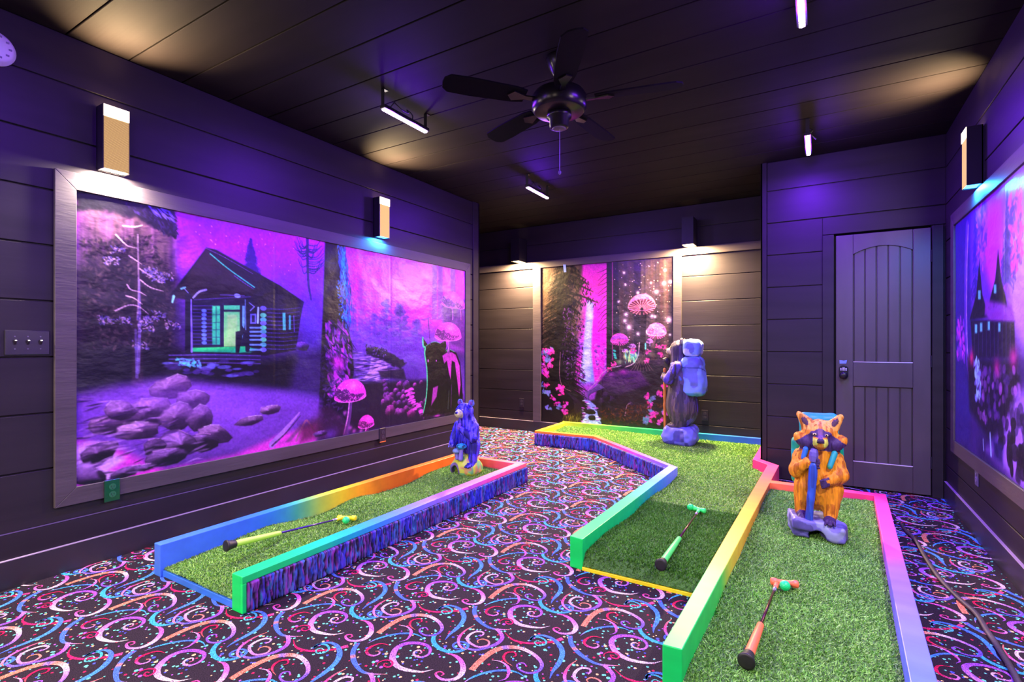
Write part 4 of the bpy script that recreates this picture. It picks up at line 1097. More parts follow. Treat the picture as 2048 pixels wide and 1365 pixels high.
    def dabs(s, pts, n, cols, rx, ry, ang=(0, 6.28), al=(.5, 1), px=True):
        """n brush dabs inside a shape"""
        P = s.m(pts) if px else np.asarray(pts, float); lo, hi = P.min(0), P.max(0)
        c = lo + s.rs.rand(n * 4, 2) * (hi - lo); c = c[in_poly(c[:, 0], c[:, 1], P)][:n]
        for q in c:
            f = .6 + .8 * s.rs.rand()
            s.dab(q, rx * f, ry * f, s.rs.uniform(*ang), np.array(cols[s.rs.randint(len(cols))], float), s.rs.uniform(*al))
    def conifer(s, top, foot, half, col, al=1.0, n=240, hl=None):
        """top, foot in photo pixels; half width in metres"""
        a, b = s.m([top, foot]); hgt = b[1] - a[1]
        s.line([a, b], .006, .03, col, al, px=False, sm=False)
        for i in range(n):
            t = s.rs.rand() ** .8; sgn = s.rs.choice((-1, 1)); L = half * (t * .9 + .08) * s.rs.uniform(.4, 1.05)
            p = a + (b - a) * t
            e = p + np.array([sgn * L, L * s.rs.uniform(.25, .65)])
            mid = (p + e) / 2 + np.array([0, -L * .06])
            s.line([p, mid, e], .016 * (.4 + t), .004, col, al * s.rs.uniform(.5, 1), px=False, sm=False, soft=.005)
            for k in range(3):
                q = p + (e - p) * s.rs.rand()
                c_ = hl if (hl is not None and s.rs.rand() < .22) else col
                s.dab(q + [0, .008], .013 * (.5 + t), .004, 1.57 + sgn * s.rs.uniform(-.6, .6), np.array(c_, float), al * s.rs.uniform(.4, .9))
    def mushroom(s, cap_l, cap_r, top, foot, stem_w, col, dark, light, gills=False, stem_col=None):
        """cap corners, cap top and stem foot in photo pixels"""
        l, r, t, f = s.m([cap_l, cap_r, top, foot]); c = (l + r) / 2; hw = (r[0] - l[0]) / 2; hh = c[1] - t[1]
        stem_col = stem_col or dark
        j = c + [0, hh * .15]
        s.line([j, (j + f) / 2 + [hw * .06, 0], f], stem_w, stem_w * 1.5, stem_col, 1, px=False)
        s.line([j + [-stem_w * .3, 0], (j + f) / 2 + [hw * .06 - stem_w * .3, 0], f - [stem_w * .4, 0]], stem_w * .2, stem_w * .3, light, .8, px=False)
        a = np.linspace(math.pi, 2 * math.pi, 18)
        low = np.linspace(0, math.pi, 14)
        out = [(c[0] + hw * math.cos(q), c[1] + hh * math.sin(q)) for q in a] + [(c[0] + hw * math.cos(q), c[1] + hh * .30 * math.sin(q)) for q in low]
        s.wash(out, col, 1, s.res * .7, px=False)
        if gills:
            g = [(c[0] + hw * .96 * math.cos(q), c[1] + hh * .62 * math.sin(q)) for q in np.linspace(0, 2 * math.pi, 26)]
            s.wash(g, dark, 1, s.res, px=False)
            for q in np.linspace(0, 2 * math.pi, 23)[:-1]:
                s.line([(c[0], c[1] + hh * .1), (c[0] + hw * .94 * math.cos(q), c[1] + hh * .60 * math.sin(q))], .004, .012, col, .95, px=False, sm=False)
            s.line([j + [0, hh * .0], f], stem_w, stem_w * 1.5, stem_col, 1, px=False)
        else:
            s.dabs([(c[0] - hw * .95, c[1] - hh * .25), (c[0] - hw * .3, c[1] - hh * .45), (c[0] + hw * .2, c[1] - hh * .1), (c[0] + hw * .9, c[1] - hh * .1), (c[0] + hw * .4, c[1] + hh * .25), (c[0] - hw * .5, c[1] + hh * .2)], int(60 + hw * 1500), [dark], .006, .005, px=False)
            s.dabs([(c[0] - hw * .98, c[1] - hh * .15), (c[0] - hw * .8, c[1] - hh * .55), (c[0] - hw * .1, c[1] + hh * .05), (c[0] - hw * .4, c[1] + hh * .24)], int(60 + hw * 1500), [dark], .007, .005, px=False)
            s.glow((c[0] + hw * .15, c[1] - hh * .6), hw * .28, hh * .20, light, .7, px=False)
        s.dabs(out, int(30 + hw * 500), [light], .004, .003, al=(.4, .9), px=False)
        s.line([(c[0] + hw * math.cos(q), c[1] + hh * .30 * math.sin(q)) for q in low], .005, .005, light, .8, px=False, sm=False)
    def rock(s, c, rx, ry, top, side, px=True, tilt=0.0):
        c = s.m([c])[0] if px else np.asarray(c, float)
        top = np.asarray(top, float); side = np.asarray(side, float)
        n = 12; a = np.linspace(0, 2 * math.pi, n + 1)[:-1] + s.rs.uniform(0, .6); rr = s.rs.uniform(.84, 1.12, n)
        ca, sa = math.cos(tilt), math.sin(tilt); R = np.array([[ca, sa], [-sa, ca]])
        E = np.stack([np.cos(a) * rr * rx, np.sin(a) * rr * ry], -1) @ R + c
        s.wash(E, side, 1, .004, side * .25, px=False)
        pk = c + np.array([s.rs.uniform(-.35, .35) * rx, -ry * s.rs.uniform(.0, .35)])
        lit = s.rs.uniform(.75, 1.15)
        for i in range(n):                                        # facets fanning from the crest
            p, q = E[i], E[(i + 1) % n]; m_ = (p + q) / 2 - c
            up = -m_[1] / ry; lf = -m_[0] / rx
            f = np.clip(.42 + .55 * up + .22 * lf + s.rs.uniform(-.05, .05), .06, 1) * lit
            col = np.minimum(top * f + side * (1 - min(f, 1)) * .6, 255)
            s.wash([pk, p + (pk - p) * .04, q + (pk - q) * .04], col, .85, .014, px=False, tex=.3, cell=(.05, .02), seed=s.rs.randint(999))
        i = int(np.argmin(E[:, 1])); s.line([E[(i - 1) % n], E[i], E[(i + 1) % n]], .004, .003, np.minimum(top * 1.35, 255), .6, px=False, sm=False)
    def mist_tree(s, p, half, hgt, col, al):
        """soft tree shape lost in the haze"""
        c = s.m([p])[0]
        for k in range(70):
            t = s.rs.rand(); w = half * (.12 + .88 * t) * s.rs.uniform(-1, 1)
            q = c + [w, hgt * t + abs(w) * .25]
            s.dab(q, half * s.rs.uniform(.10, .30), half * s.rs.uniform(.05, .12), s.rs.uniform(-.5, .5), np.asarray(col, float), al * s.rs.uniform(.2, .55))
        s.line([c, c + [0, hgt * 1.15]], half * .05, half * .16, col, al * .8, px=False, sm=False, soft=half * .06)
    def panels(s, cuts, m, parent, gain, warp=.0, off=.0):
        """one grid mesh per sheet; cuts are the sheet borders along u in metres"""
        lin_c = np.clip(lin(np.clip(s.a, 0, 255)) ** 1.18 * 1.12 * gain, 0, .92)
        wr = fbm2(s.H, s.W, (.35 / s.res, .22 / s.res), s.seed + 500, 3) - .5
        for a, b in zip(cuts[:-1], cuts[1:]):
            i0, i1 = int(round(a / s.res)), min(int(round(b / s.res)), s.W - 1)
            u = s.u0 + np.arange(i0, i1 + 1) * s.res; z = s.z1 - np.arange(s.H) * s.res
            U, Zz = np.meshgrid(u, z); D = off + warp * wr[:, i0:i1 + 1]
            edge = np.minimum(np.arange(i1 - i0 + 1), np.arange(i1 - i0 + 1)[::-1]) * s.res
            D = D - .0018 * np.exp(-(edge / .012) ** 2)[None]
            if s.plane == 'x': V = np.stack([s.c0 + D * (1 if s.c0 < 0 else -1), U, Zz], -1)
            else: V = np.stack([U, s.c0 - D, Zz], -1)
            nx = i1 - i0 + 1; idx = np.arange(nx * s.H).reshape(s.H, nx)
            q = np.stack([idx[:-1, :-1], idx[1:, :-1], idx[1:, 1:], idx[:-1, 1:]], -1).reshape(-1, 4)
            np_mesh('mural_sheet', V.reshape(-1, 3), q, m, lin_c[:, i0:i1 + 1].reshape(-1, 3), parent)
vinyl = mat('printed_vinyl', attr=True, rough=.38, spec=.4, bump=((3, 2.2, 3.5), .5, .05))

def frame_boards(parent, axis, face, u0, u1, z0, z1, w, th):
    """four mitred boards round a mural"""
    sgn = -1 if face > 0 else 1
    for P in ([(u0 - w, z1 + w), (u0, z1), (u1, z1), (u1 + w, z1 + w)], [(u0 - w, z0 - w), (u1 + w, z0 - w), (u1, z0), (u0, z0)],
              [(u0 - w, z0 - w), (u0, z0), (u0, z1), (u0 - w, z1 + w)], [(u1, z0), (u1 + w, z0 - w), (u1 + w, z1 + w), (u1, z1)]):
        a, b = sorted((face, face + sgn * th))
        MB().prism(P, a, b, 'x').build('frame_board', trim_paint, parent, bevel=.002, seg=1)

# ------------------------------------------------------------------ long left mural: log cabin, stream and bear
U0, U1, Z0, Z1 = 1.104, 4.483, .425, 1.956
C = Cv('x', XL + .006, U0, U1, Z0, Z1, .0042, 100)
C.fill([(0, (186, 48, 226)), (.10, (170, 50, 232)), (.25, (140, 58, 226)), (.42, (96, 50, 168)), (.58, (58, 34, 104)), (.72, (84, 48, 150)), (.85, (110, 62, 178)), (1, (84, 48, 130))])
n1 = C.noise((.30, .16), 4, 1); C.a *= (.80 + .45 * n1)[..., None]
# stars
C.dabs([(360, 430), (560, 470), (640, 490), (640, 560), (560, 560), (420, 500)], 60, [(235, 150, 250)], .004, .004)
# glowing mist on the right
C.wash([(690, 480), (935, 540), (935, 700), (860, 690), (780, 700), (700, 690)], (204, 72, 232), .95, .10)
C.glow((735, 545), .20, .14, (228, 70, 205), .75); C.glow((830, 570), .24, .12, (214, 120, 242), .8); C.glow((850, 640), .16, .12, (226, 64, 232), .8)
C.glow((775, 585), .12, .07, (224, 168, 244), .65); C.glow((720, 650), .15, .10, (170, 80, 228), .7); C.glow((895, 565), .08, .14, (226, 120, 240), .7)
C.wash([(690, 640), (880, 660), (860, 760), (700, 740)], (110, 66, 190), .75, .09, tex=.5, cell=(.08, .12))
for (x, y, h, hg, col, al) in ((714, 508, .13, .55, (232, 50, 196), .6), (742, 520, .12, .6, (206, 90, 232), .5), (722, 560, .18, .7, (150, 70, 210), .5), (772, 600, .20, .62, (84, 44, 160), .75), (800, 612, .24, .60, (78, 44, 150), .8), (832, 640, .20, .45, (92, 50, 170), .7), (748, 630, .16, .40, (96, 54, 176), .7), (706, 610, .12, .5, (90, 48, 170), .6), (860, 610, .10, .5, (140, 64, 200), .6)):
    C.mist_tree((x, y), h, hg, col, al)
C.wash([(700, 664), (860, 680), (850, 730), (700, 716)], (120, 66, 196), .55, .06, tex=.5, cell=(.10, .03))
for (p0, p1, w) in (((784, 560), (842, 600), .05), ((800, 590), (835, 612), .03), ((846, 548), (905, 585), .05), ((745, 560), (775, 590), .04)):  # pale diagonal sheen of the creased sheet, painted into the picture
    C.line([p0, ((p0[0] + p1[0]) / 2, (p0[1] + p1[1]) / 2 + 5), p1], w, w * .4, (232, 190, 246), .55, soft=.03)
for x in (868, 880, 905): C.wash([(x - 4, 520), (x + 5, 522), (x + 6, 640), (x - 5, 640)], (120, 84, 150), .55, .015)
# left forest wall in haze
C.wash([(150, 370), (346, 420), (352, 560), (330, 640), (150, 720)], (88, 70, 84), .95, .05, tex=.25, cell=(.03, .3))
for k in range(46):
    x = C.rs.uniform(152, 350); y = C.rs.uniform(430, 500)
    C.wash([(x, y), (x + C.rs.uniform(2, 5), y), (x + 5, y + C.rs.uniform(60, 150)), (x, y + 130)], ((52, 32, 66), (150, 108, 160))[k % 2], .4, .01)
C.wash([(150, 540), (225, 500), (350, 560), (360, 760), (340, 800), (150, 800)], (26, 18, 34), .95, .09, tex=.3, cell=(.12, .2))
C.wash([(150, 700), (310, 690), (400, 715), (560, 720), (640, 700), (640, 790), (440, 775), (330, 790), (150, 805)], (16, 8, 34), .95, .05)
C.wash([(150, 360), (348, 412), (350, 468), (318, 458), (280, 440), (225, 425), (150, 420)], (16, 9, 30), .96, .02, wob=.012)
C.dabs([(240, 400), (350, 420), (352, 475), (330, 470), (290, 440)], 260, [(18, 10, 34), (24, 14, 44), (44, 30, 90)], .014, .005, (.3, 2.2))
C.dabs([(290, 405), (348, 425), (346, 445), (310, 430)], 26, [(110, 90, 230)], .016, .004, (.3, .9))
C.dabs([(160, 480), (300, 470), (345, 560), (350, 690), (170, 700)], 1500, [(46, 36, 46), (20, 12, 28), (96, 82, 84), (26, 16, 40)], .013, .005, (.2, 2.6), (.2, .7))
C.wash([(268, 440), (279, 440), (283, 600), (286, 770), (262, 770), (268, 600)], (54, 40, 56), .8, .012, tex=.4, cell=(.01, .12))
C.line([(275, 470), (277, 580), (274, 640)], .007, .008, (190, 164, 206), .65); C.line([(278, 560), (279, 650), (275, 745)], .010, .020, (150, 130, 220), .55)
C.line([(271, 660), (273, 755)], .012, .016, (120, 104, 190), .6)
for b in ([(232, 470), (252, 490), (262, 494), (276, 497)], [(240, 499), (252, 497)], [(258, 512), (270, 520), (283, 529)], [(254, 570), (262, 580), (278, 584), (292, 592)], [(252, 592), (268, 597), (284, 609)], [(230, 622), (256, 611), (276, 613), (296, 628)], [(246, 452), (268, 454), (284, 451)], [(279, 538), (300, 552), (322, 566)], [(280, 560), (300, 575), (326, 583)]):
    C.line(b, .008, .003, (206, 180, 206), .85)
for (x, y) in ((305, 545), (312, 556), (330, 552), (298, 540), (300, 640), (318, 630), (290, 655), (235, 500), (222, 520), (280, 690), (288, 640), (210, 640), (345, 650), (245, 640)):
    C.dabs([(x - 16, y - 9), (x + 16, y - 5), (x + 18, y + 10), (x - 14, y + 9)], 40, [(150, 136, 200), (90, 76, 170), (190, 164, 196)], .0055, .0028)
# cabin
C.conifer((501, 478), (504, 590), .12, (66, 22, 140), .95, 260)
C.wash([(340, 590), (412, 496), (432, 500), (560, 572), (608, 604), (600, 640), (592, 700), (530, 712), (380, 706), (372, 600)], (24, 14, 44), 1, .006)
C.wash([(344, 596), (412, 498), (508, 578), (505, 598), (400, 602)], (56, 40, 50), .95, .008, (40, 26, 44), tex=.3, cell=(.04, .25))
C.wash([(412, 496), (424, 498), (560, 572), (606, 606), (598, 632), (540, 600), (506, 578)], (26, 15, 46), 1, .004)
C.line([(412, 497), (450, 516), (505, 548)], .004, .003, (170, 130, 236), .7); C.line([(420, 508), (456, 538), (508, 575)], .007, .008, (70, 240, 190), .95); C.line([(468, 552), (490, 568), (506, 578)], .005, .004, (130, 110, 220), .7)
C.wash([(384, 600), (505, 596), (505, 692), (384, 698)], (26, 15, 60), 1, .003)
for y in range(612, 696, 7): C.line([(386, y), (425, y)], .004, .004, (96, 70, 190), .8, sm=False)
for y in range(622, 694, 8): C.dab(C.m([(408, y)])[0], .016, .011, 0, np.array((110, 160, 236), float), .9)
C.wash([(424, 612), (440, 612), (440, 690), (424, 690)], (70, 240, 150), 1, .004, (50, 200, 150)); C.line([(432, 614), (432, 688)], .004, .004, (30, 50, 90), .8, sm=False)
for y in (630, 645, 660, 675): C.line([(425, y), (440, y)], .003, .003, (30, 50, 90), .8, sm=False)
C.wash([(447, 611), (479, 611), (479, 620), (447, 620)], (80, 246, 150), 1, .003); C.wash([(447, 624), (479, 624), (480, 694), (446, 694)], (110, 255, 140), 1, .004, (150, 250, 130))
C.wash([(454, 630), (474, 630), (474, 686), (454, 686)], (160, 255, 140), .9, .01); C.line([(446, 606), (446, 694)], .008, .008, (30, 34, 80), 1, sm=False); C.line([(483, 606), (483, 690)], .010, .010, (26, 24, 64), 1, sm=False)
C.line([(441, 612), (441, 690)], .006, .006, (40, 30, 90), 1, sm=False); C.wash([(484, 612), (489, 612), (489, 650), (484, 680)], (120, 210, 230), .9, .003)
C.wash([(384, 696), (492, 693), (514, 700), (480, 706), (382, 704)], (60, 250, 120), 1, .004, (20, 190, 130)); C.wash([(470, 694), (514, 698), (500, 706), (462, 705)], (30, 220, 140), .8, .01)
C.wash([(471, 664), (480, 662), (484, 652), (490, 662), (484, 672), (478, 706), (471, 706)], (18, 12, 44), 1, .003)
C.line([(376, 590), (376, 704)], .034, .036, (20, 12, 44), 1, sm=False); C.line([(382, 600), (383, 704)], .008, .012, (150, 140, 240), .95, sm=False); C.line([(494, 592), (495, 700)], .030, .032, (22, 14, 50), 1, sm=False); C.line([(490, 600), (491, 660)], .006, .006, (130, 200, 236), .8, sm=False)
C.line([(366, 575), (376, 586)], .006, .005, (150, 160, 240), .9); C.line([(386, 596), (398, 584), (412, 580)], .010, .012, (170, 180, 246), .9); C.line([(362, 578), (370, 575)], .012, .010, (130, 236, 226), .9); C.line([(347, 593), (344, 605)], .016, .010, (140, 240, 226), .95)
C.line([(388, 600), (440, 597), (500, 594)], .006, .006, (80, 60, 150), .9); C.dab(C.m([(474, 592)])[0], .022, .014, .1, np.array((150, 190, 246), float))
C.line([(440, 590), (488, 592)], .005, .005, (110, 100, 200), .9, sm=False)
C.line([(500, 622), (508, 614), (498, 606)], .006, .006, (150, 170, 240), .9, sm=False); C.wash([(500, 628), (512, 628), (512, 648), (500, 648)], (120, 140, 230), .9, .003); C.wash([(503, 631), (509, 631), (509, 645), (503, 645)], (26, 20, 70), 1, .003)
C.line([(516, 616), (515, 646)], .014, .014, (170, 230, 240), .95, sm=False)
for i, y in enumerate((617, 631, 640, 647, 656, 664, 672, 680, 690, 700)):
    C.dab(C.m([(526, y)])[0], .024, .016, 0, np.array(((120, 130, 230), (100, 240, 170), (90, 200, 190))[i % 3], float), .95)
    if y > 650: C.line([(500, y), (522, y)], .012, .012, (126, 190, 236), .9, sm=False); C.line([(500, y + 3.4), (522, y + 3.4)], .004, .004, (20, 14, 50), 1, sm=False)
for y in range(618, 704, 8):
    C.line([(534, y), (566, y + 1), (598, y - 2)], .007, .004, (88, 74, 170), .75)
C.wash([(564, 626), (570, 626), (571, 661), (565, 661)], (90, 240, 190), .95, .004); C.wash([(577, 631), (581, 631), (581, 660), (577, 660)], (80, 220, 190), .95, .004); C.line([(587, 632), (588, 664)], .006, .006, (130, 110, 220), .8, sm=False); C.line([(573, 626), (574, 662)], .012, .012, (30, 20, 66), 1, sm=False)
for y in (711, 719, 727): C.line([(338, y), (430, y - 1), (520, y + 1)], .007, .006, (120, 100, 200), .75)
for k in range(34):
    p = (C.rs.uniform(332, 520), C.rs.uniform(722, 752)); C.dab(C.m([p])[0], C.rs.uniform(.02, .05), C.rs.uniform(.007, .014), 0, np.array(((96, 70, 170), (120, 130, 226), (70, 46, 130))[k % 3], float), .7); 
C.dabs([(350, 715), (400, 722), (400, 735), (352, 732)], 50, [(90, 220, 220), (120, 160, 240)], .010, .005)
# bare tree right of the cabin
C.line([(614, 478), (616, 560), (622, 600)], .026, .016, (46, 22, 112), .9)
for k in range(34):
    y = C.rs.uniform(486, 545); sg = C.rs.choice((-1, 1)); L = C.rs.uniform(12, 34)
    C.line([(615, y), (615 + sg * L * .6, y - L * .25 + 8), (615 + sg * L, y - C.rs.uniform(2, 22))], .008, .003, (40, 20, 104), .85)
C.wash([(604, 600), (640, 590), (640, 700), (600, 700)], (96, 66, 200), .5, .06); C.wash([(596, 700), (640, 690), (640, 880), (560, 850)], (84, 54, 150), .6, .06)
C.rock((604, 694), .055, .030, (150, 100, 226), (52, 30, 100))
# big trunk
C.wash([(650, 484), (690, 488), (694, 560), (690, 640), (712, 720), (700, 790), (690, 880), (632, 888), (640, 760), (645, 620)], (20, 10, 42), 1, .012)
C.wash([(652, 500), (672, 500), (676, 640), (650, 650)], (48, 32, 46), .7, .03, tex=.5, cell=(.02, .2))
C.dabs([(676, 490), (690, 490), (704, 600), (700, 660), (686, 660), (680, 560)], 300, [(40, 70, 200), (30, 170, 236), (24, 20, 90), (60, 110, 230)], .020, .005, (1.0, 1.9))
C.dabs([(682, 500), (690, 500), (692, 570), (684, 570)], 60, [(50, 210, 246)], .014, .005, (1.0, 1.9)); C.dabs([(672, 560), (684, 560), (690, 640), (680, 650)], 50, [(70, 210, 240), (80, 90, 230)], .010, .004)
C.dabs([(652, 645), (690, 648), (704, 720), (690, 800), (660, 800), (650, 700)], 260, [(176, 66, 212), (110, 50, 170), (40, 18, 76), (206, 70, 214)], .030, .010, (.6, 1.8), (.35, .9))
C.glow((676, 725), .06, .06, (226, 60, 214), .85); C.glow((670, 750), .05, .04, (216, 60, 222), .8)
for r in ([(662, 650), (672, 690), (684, 706), (704, 724)], [(680, 660), (694, 690), (716, 705)], [(660, 640), (690, 668), (712, 700)], [(668, 700), (690, 712), (694, 722)]): C.line(r, .012, .006, (52, 22, 92), .9)
C.dabs([(640, 700), (690, 760), (690, 860), (640, 880)], 200, [(30, 14, 54), (90, 50, 130), (56, 30, 96)], .022, .007, al=(.3, .8))
# stream
C.wash([(704, 700), (730, 706), (770, 716), (800, 736), (772, 752), (762, 768), (740, 762), (716, 770), (708, 740)], (118, 84, 184), .9, .012)
C.wash([(742, 716), (772, 722), (776, 744), (756, 752), (766, 766), (738, 758), (722, 764), (738, 742)], (206, 180, 246), .92, .010, tex=.3, cell=(.06, .012))
C.dabs([(704, 702), (800, 730), (770, 765), (710, 770)], 160, [(70, 44, 130), (190, 160, 240), (40, 22, 80)], .034, .004, (-.15, .15), (.4, .9))
C.wash([(732, 694), (770, 700), (812, 726), (800, 738), (760, 720), (734, 708)], (34, 18, 62), .95, .012, wob=.01)
C.dabs([(730, 690), (775, 700), (770, 715), (732, 706)], 70, [(60, 36, 100), (120, 90, 180), (20, 10, 40)], .010, .006)
C.wash([(756, 742), (806, 738), (812, 760), (762, 756)], (36, 18, 60), .9, .014)
# rocks and path, bottom right
C.wash([(690, 766), (860, 760), (925, 790), (928, 832), (700, 868)], (32, 16, 50), .92, .03)
for k in range(44):
    x = C.rs.uniform(765, 852); y = C.rs.uniform(762, 838); f = (y - 740) / 100
    C.rock((x, y), .018 + .030 * f, .013 + .024 * f, ((190, 96, 206), (150, 80, 190), (206, 90, 212))[k % 3], (74, 34, 98))
for k in range(26):
    x = 812 + k * .9 + C.rs.uniform(-4, 10); y = 778 + k * 1.9
    C.dab(C.m([(x, y)])[0], .034, .011, -.1, np.array((200, 84, 206), float)); C.dab(C.m([(x, y + 2)])[0], .030, .004, -.1, np.array((80, 34, 100), float))
C.rock((776, 800), .05, .04, (176, 84, 200), (70, 32, 96)); C.rock((780, 822), .07, .045, (206, 84, 200), (92, 40, 110)); C.rock((822, 828), .06, .035, (222, 80, 212), (110, 40, 120)); C.rock((812, 770), .04, .04, (150, 80, 196), (70, 34, 100))
# bear of the painting
C.wash([(845, 676), (848, 680), (855, 690), (862, 686), (872, 684), (880, 688), (886, 684), (890, 678), (892, 692), (890, 700), (900, 700), (912, 706), (920, 726), (923, 760), (925, 792), (922, 826), (900, 826), (846, 834), (846, 824), (852, 800), (855, 770), (853, 740), (850, 722), (848, 705), (847, 690)], (15, 10, 24), 1, .006)
C.line([(845, 676), (846, 692), (850, 696), (849, 708), (853, 735), (854, 770), (851, 802), (846, 826)], .022, .012, (90, 236, 160), .9)
C.line([(850, 694), (858, 688), (868, 684), (880, 687)], .006, .006, (90, 210, 150), .8); C.line([(886, 686), (891, 677)], .006, .005, (100, 170, 180), .7); C.line([(891, 703), (897, 699), (908, 704)], .007, .005, (90, 220, 150), .9)
C.wash([(884, 712), (892, 706), (903, 705), (911, 710), (919, 732), (921, 770), (918, 794), (914, 760), (909, 725), (903, 722), (901, 760), (897, 745), (893, 722), (888, 728)], (196, 70, 206), .9, .008, tex=.25, cell=(.02, .05))
C.wash([(866, 776), (876, 772), (873, 794), (862, 812)], (170, 70, 180), .9, .010); C.line([(898, 782), (896, 818)], .010, .014, (70, 90, 84), .7); C.line([(903, 770), (902, 816)], .005, .004, (150, 80, 190), .8)
C.dab(C.m([(856, 722)])[0], .008, .016, 0, np.array((196, 90, 206), float)); C.dab(C.m([(872, 722)])[0], .006, .010, 0, np.array((196, 110, 226), float))
C.dabs([(850, 816), (900, 822), (926, 812), (926, 834), (846, 840)], 90, [(20, 12, 30), (44, 30, 52)], .02, .007); C.glow((874, 832), .05, .012, (190, 70, 196), .9)
# right-edge growths and toadstools
C.wash([(884, 610), (930, 600), (932, 700), (900, 690), (886, 660)], (64, 36, 110), .7, .03, tex=.3)
C.mushroom((883, 612), (923, 606), (904, 583), (906, 640), .03, (196, 100, 226), (110, 50, 150), (222, 150, 240)); C.mushroom((910, 616), (930, 612), (921, 598), (922, 640), .02, (214, 80, 220), (120, 40, 140), (226, 140, 240))
C.mushroom((869, 672), (922, 676), (898, 645), (896, 704), .026, (226, 84, 226), (110, 36, 130), (246, 170, 246), stem_col=(120, 60, 150))
C.line([(856, 638), (858, 664), (860, 690)], .014, .012, (110, 40, 140), .9); C.wash([(838, 640), (850, 642), (868, 630), (870, 624), (862, 634), (850, 637)], (150, 60, 176), .9, .006)
C.mushroom((668, 792), (732, 796), (704, 758), (690, 868), .036, (226, 66, 218), (90, 24, 110), (250, 170, 246), stem_col=(104, 60, 134))
C.mushroom((716, 850), (748, 852), (734, 830), (733, 862), .03, (226, 60, 206), (110, 26, 110), (246, 130, 226))
for (x, y) in ((700, 856), (708, 862), (722, 862), (690, 826), (676, 836)): C.glow((x, y), .022, .018, (190, 100, 200), .8)
C.wash([(634, 820), (660, 812), (690, 840), (690, 872), (600, 888), (590, 860)], (64, 30, 76), .8, .03); C.glow((660, 868), .07, .04, (110, 66, 190), .7)
# foreground ground mist, rocks and pink water, bottom left
C.wash([(150, 790), (240, 770), (340, 760), (560, 780), (640, 800), (640, 880), (500, 900), (150, 965)], (146, 92, 222), .85, .05, (112, 68, 170), tex=.35, cell=(.4, .05))
C.wash([(285, 770), (330, 758), (400, 775), (520, 800), (500, 850), (300, 850)], (170, 112, 236), .45, .08)
C.wash([(150, 880), (240, 900), (330, 940), (470, 910), (560, 870), (632, 850), (632, 892), (480, 922), (330, 950), (150, 985)], (226, 76, 214), .92, .03, tex=.3, cell=(.2, .03))
C.wash([(150, 890), (200, 884), (250, 920), (220, 940), (260, 955), (200, 968), (150, 940)], (206, 182, 246), .9, .02, tex=.25, cell=(.08, .03))
RT, RS_ = (238, 192, 255), (84, 50, 116)
for (x, y, rx, ry, tl) in ((345, 775, .12, .07, -.2), (385, 800, .10, .06, .1), (300, 825, .13, .085, 0), (355, 835, .10, .09, 0), (400, 838, .08, .085, .2), (250, 838, .09, .06, .2), (215, 850, .10, .055, .1), (275, 862, .12, .05, .1), (240, 822, .08, .05, .3), (430, 868, .11, .055, .35), (405, 884, .10, .06, .1), (350, 892, .13, .085, 0), (310, 895, .06, .06, 0), (330, 915, .12, .05, 0), (200, 905, .09, .05, -.3), (175, 952, .10, .05, .4), (250, 945, .08, .03, -.2), (290, 935, .05, .02, 0), (500, 842, .10, .03, -.1), (540, 820, .08, .03, 0)):
    C.rock((x, y), rx, ry, RT if y < 880 else (196, 150, 236), RS_ if y < 880 else (48, 28, 68), tilt=tl)
for (x, y) in ((345, 790), (300, 800), (420, 815)): C.glow((x, y), .22, .06, (160, 104, 226), .35)
C.dabs([(160, 790), (260, 800), (420, 880), (400, 940), (160, 975)], 120, [(40, 22, 60), (190, 150, 230), (90, 56, 130)], .034, .005, (-.4, .1), (.3, .8))
C.wash([(154, 930), (180, 924), (190, 940), (200, 958), (154, 962)], (180, 140, 226), .9, .01, (90, 60, 120))
C.line([(544, 890), (570, 860), (598, 826)], .05, .012, (170, 130, 214), .95); C.line([(544, 892), (572, 866), (600, 832)], .014, .006, (70, 40, 90), .8)
C.wash([(570, 885), (600, 850), (598, 862), (580, 884)], (130, 80, 140), .9, .01); C.line([(592, 882), (606, 850), (614, 842), (628, 862)], .018, .012, (170, 110, 160), .9)
C.wash([(600, 850), (640, 835), (650, 870), (600, 886)], (70, 30, 56), .7, .04); C.rock((640, 868), .06, .02, (150, 110, 200), (60, 34, 90))
n2 = C.noise((.012, .012), 2, 9); C.a *= (.90 + .2 * n2)[..., None]
mu = thing('wall_mural', (XL, (U0 + U1) / 2, Z0), 'long purple forest mural of a lit log cabin and a bear, on the left wall', 'mural', 'printed forest murals')
def at_root(root):
    """children keep world coordinates"""
    for o in bpy.data.objects:
        if o.parent == root: o.matrix_parent_inverse = Matrix.Translation(-Vector(root.location))
C.panels([0, 1.13, 2.258, U1 - U0], vinyl, mu, np.array((1.12, .92, .85)), .010, .003)
frame_boards(mu, 'x', XL, U0, U1, Z0, Z1, .088, .020)
at_root(mu)

# ------------------------------------------------------------------ back mural: waterfall and toadstools
U0, U1, Z0, Z1 = -3.164, -1.452, .147, 2.172
C = Cv('y', YB - .004, U0, U1, Z0, Z1, .0048, 200)
C.fill([(0, (72, 60, 54)), (.35, (72, 60, 62)), (.6, (60, 42, 68)), (.75, (34, 18, 40)), (1, (30, 18, 30))])
C.a *= (.75 + .5 * C.noise((.05, .6), 3, 2))[..., None]
for k in range(24):
    x = C.rs.uniform(1238, 1345); C.wash([(x, 520), (x + C.rs.uniform(2, 6), 520), (x + 6, 720), (x, 720)], ((44, 36, 38), (98, 84, 78), (86, 58, 56))[k % 3], .5, .01)
C.wash([(1268, 525), (1281, 525), (1281, 690), (1268, 690)], (40, 30, 44), .8, .01)
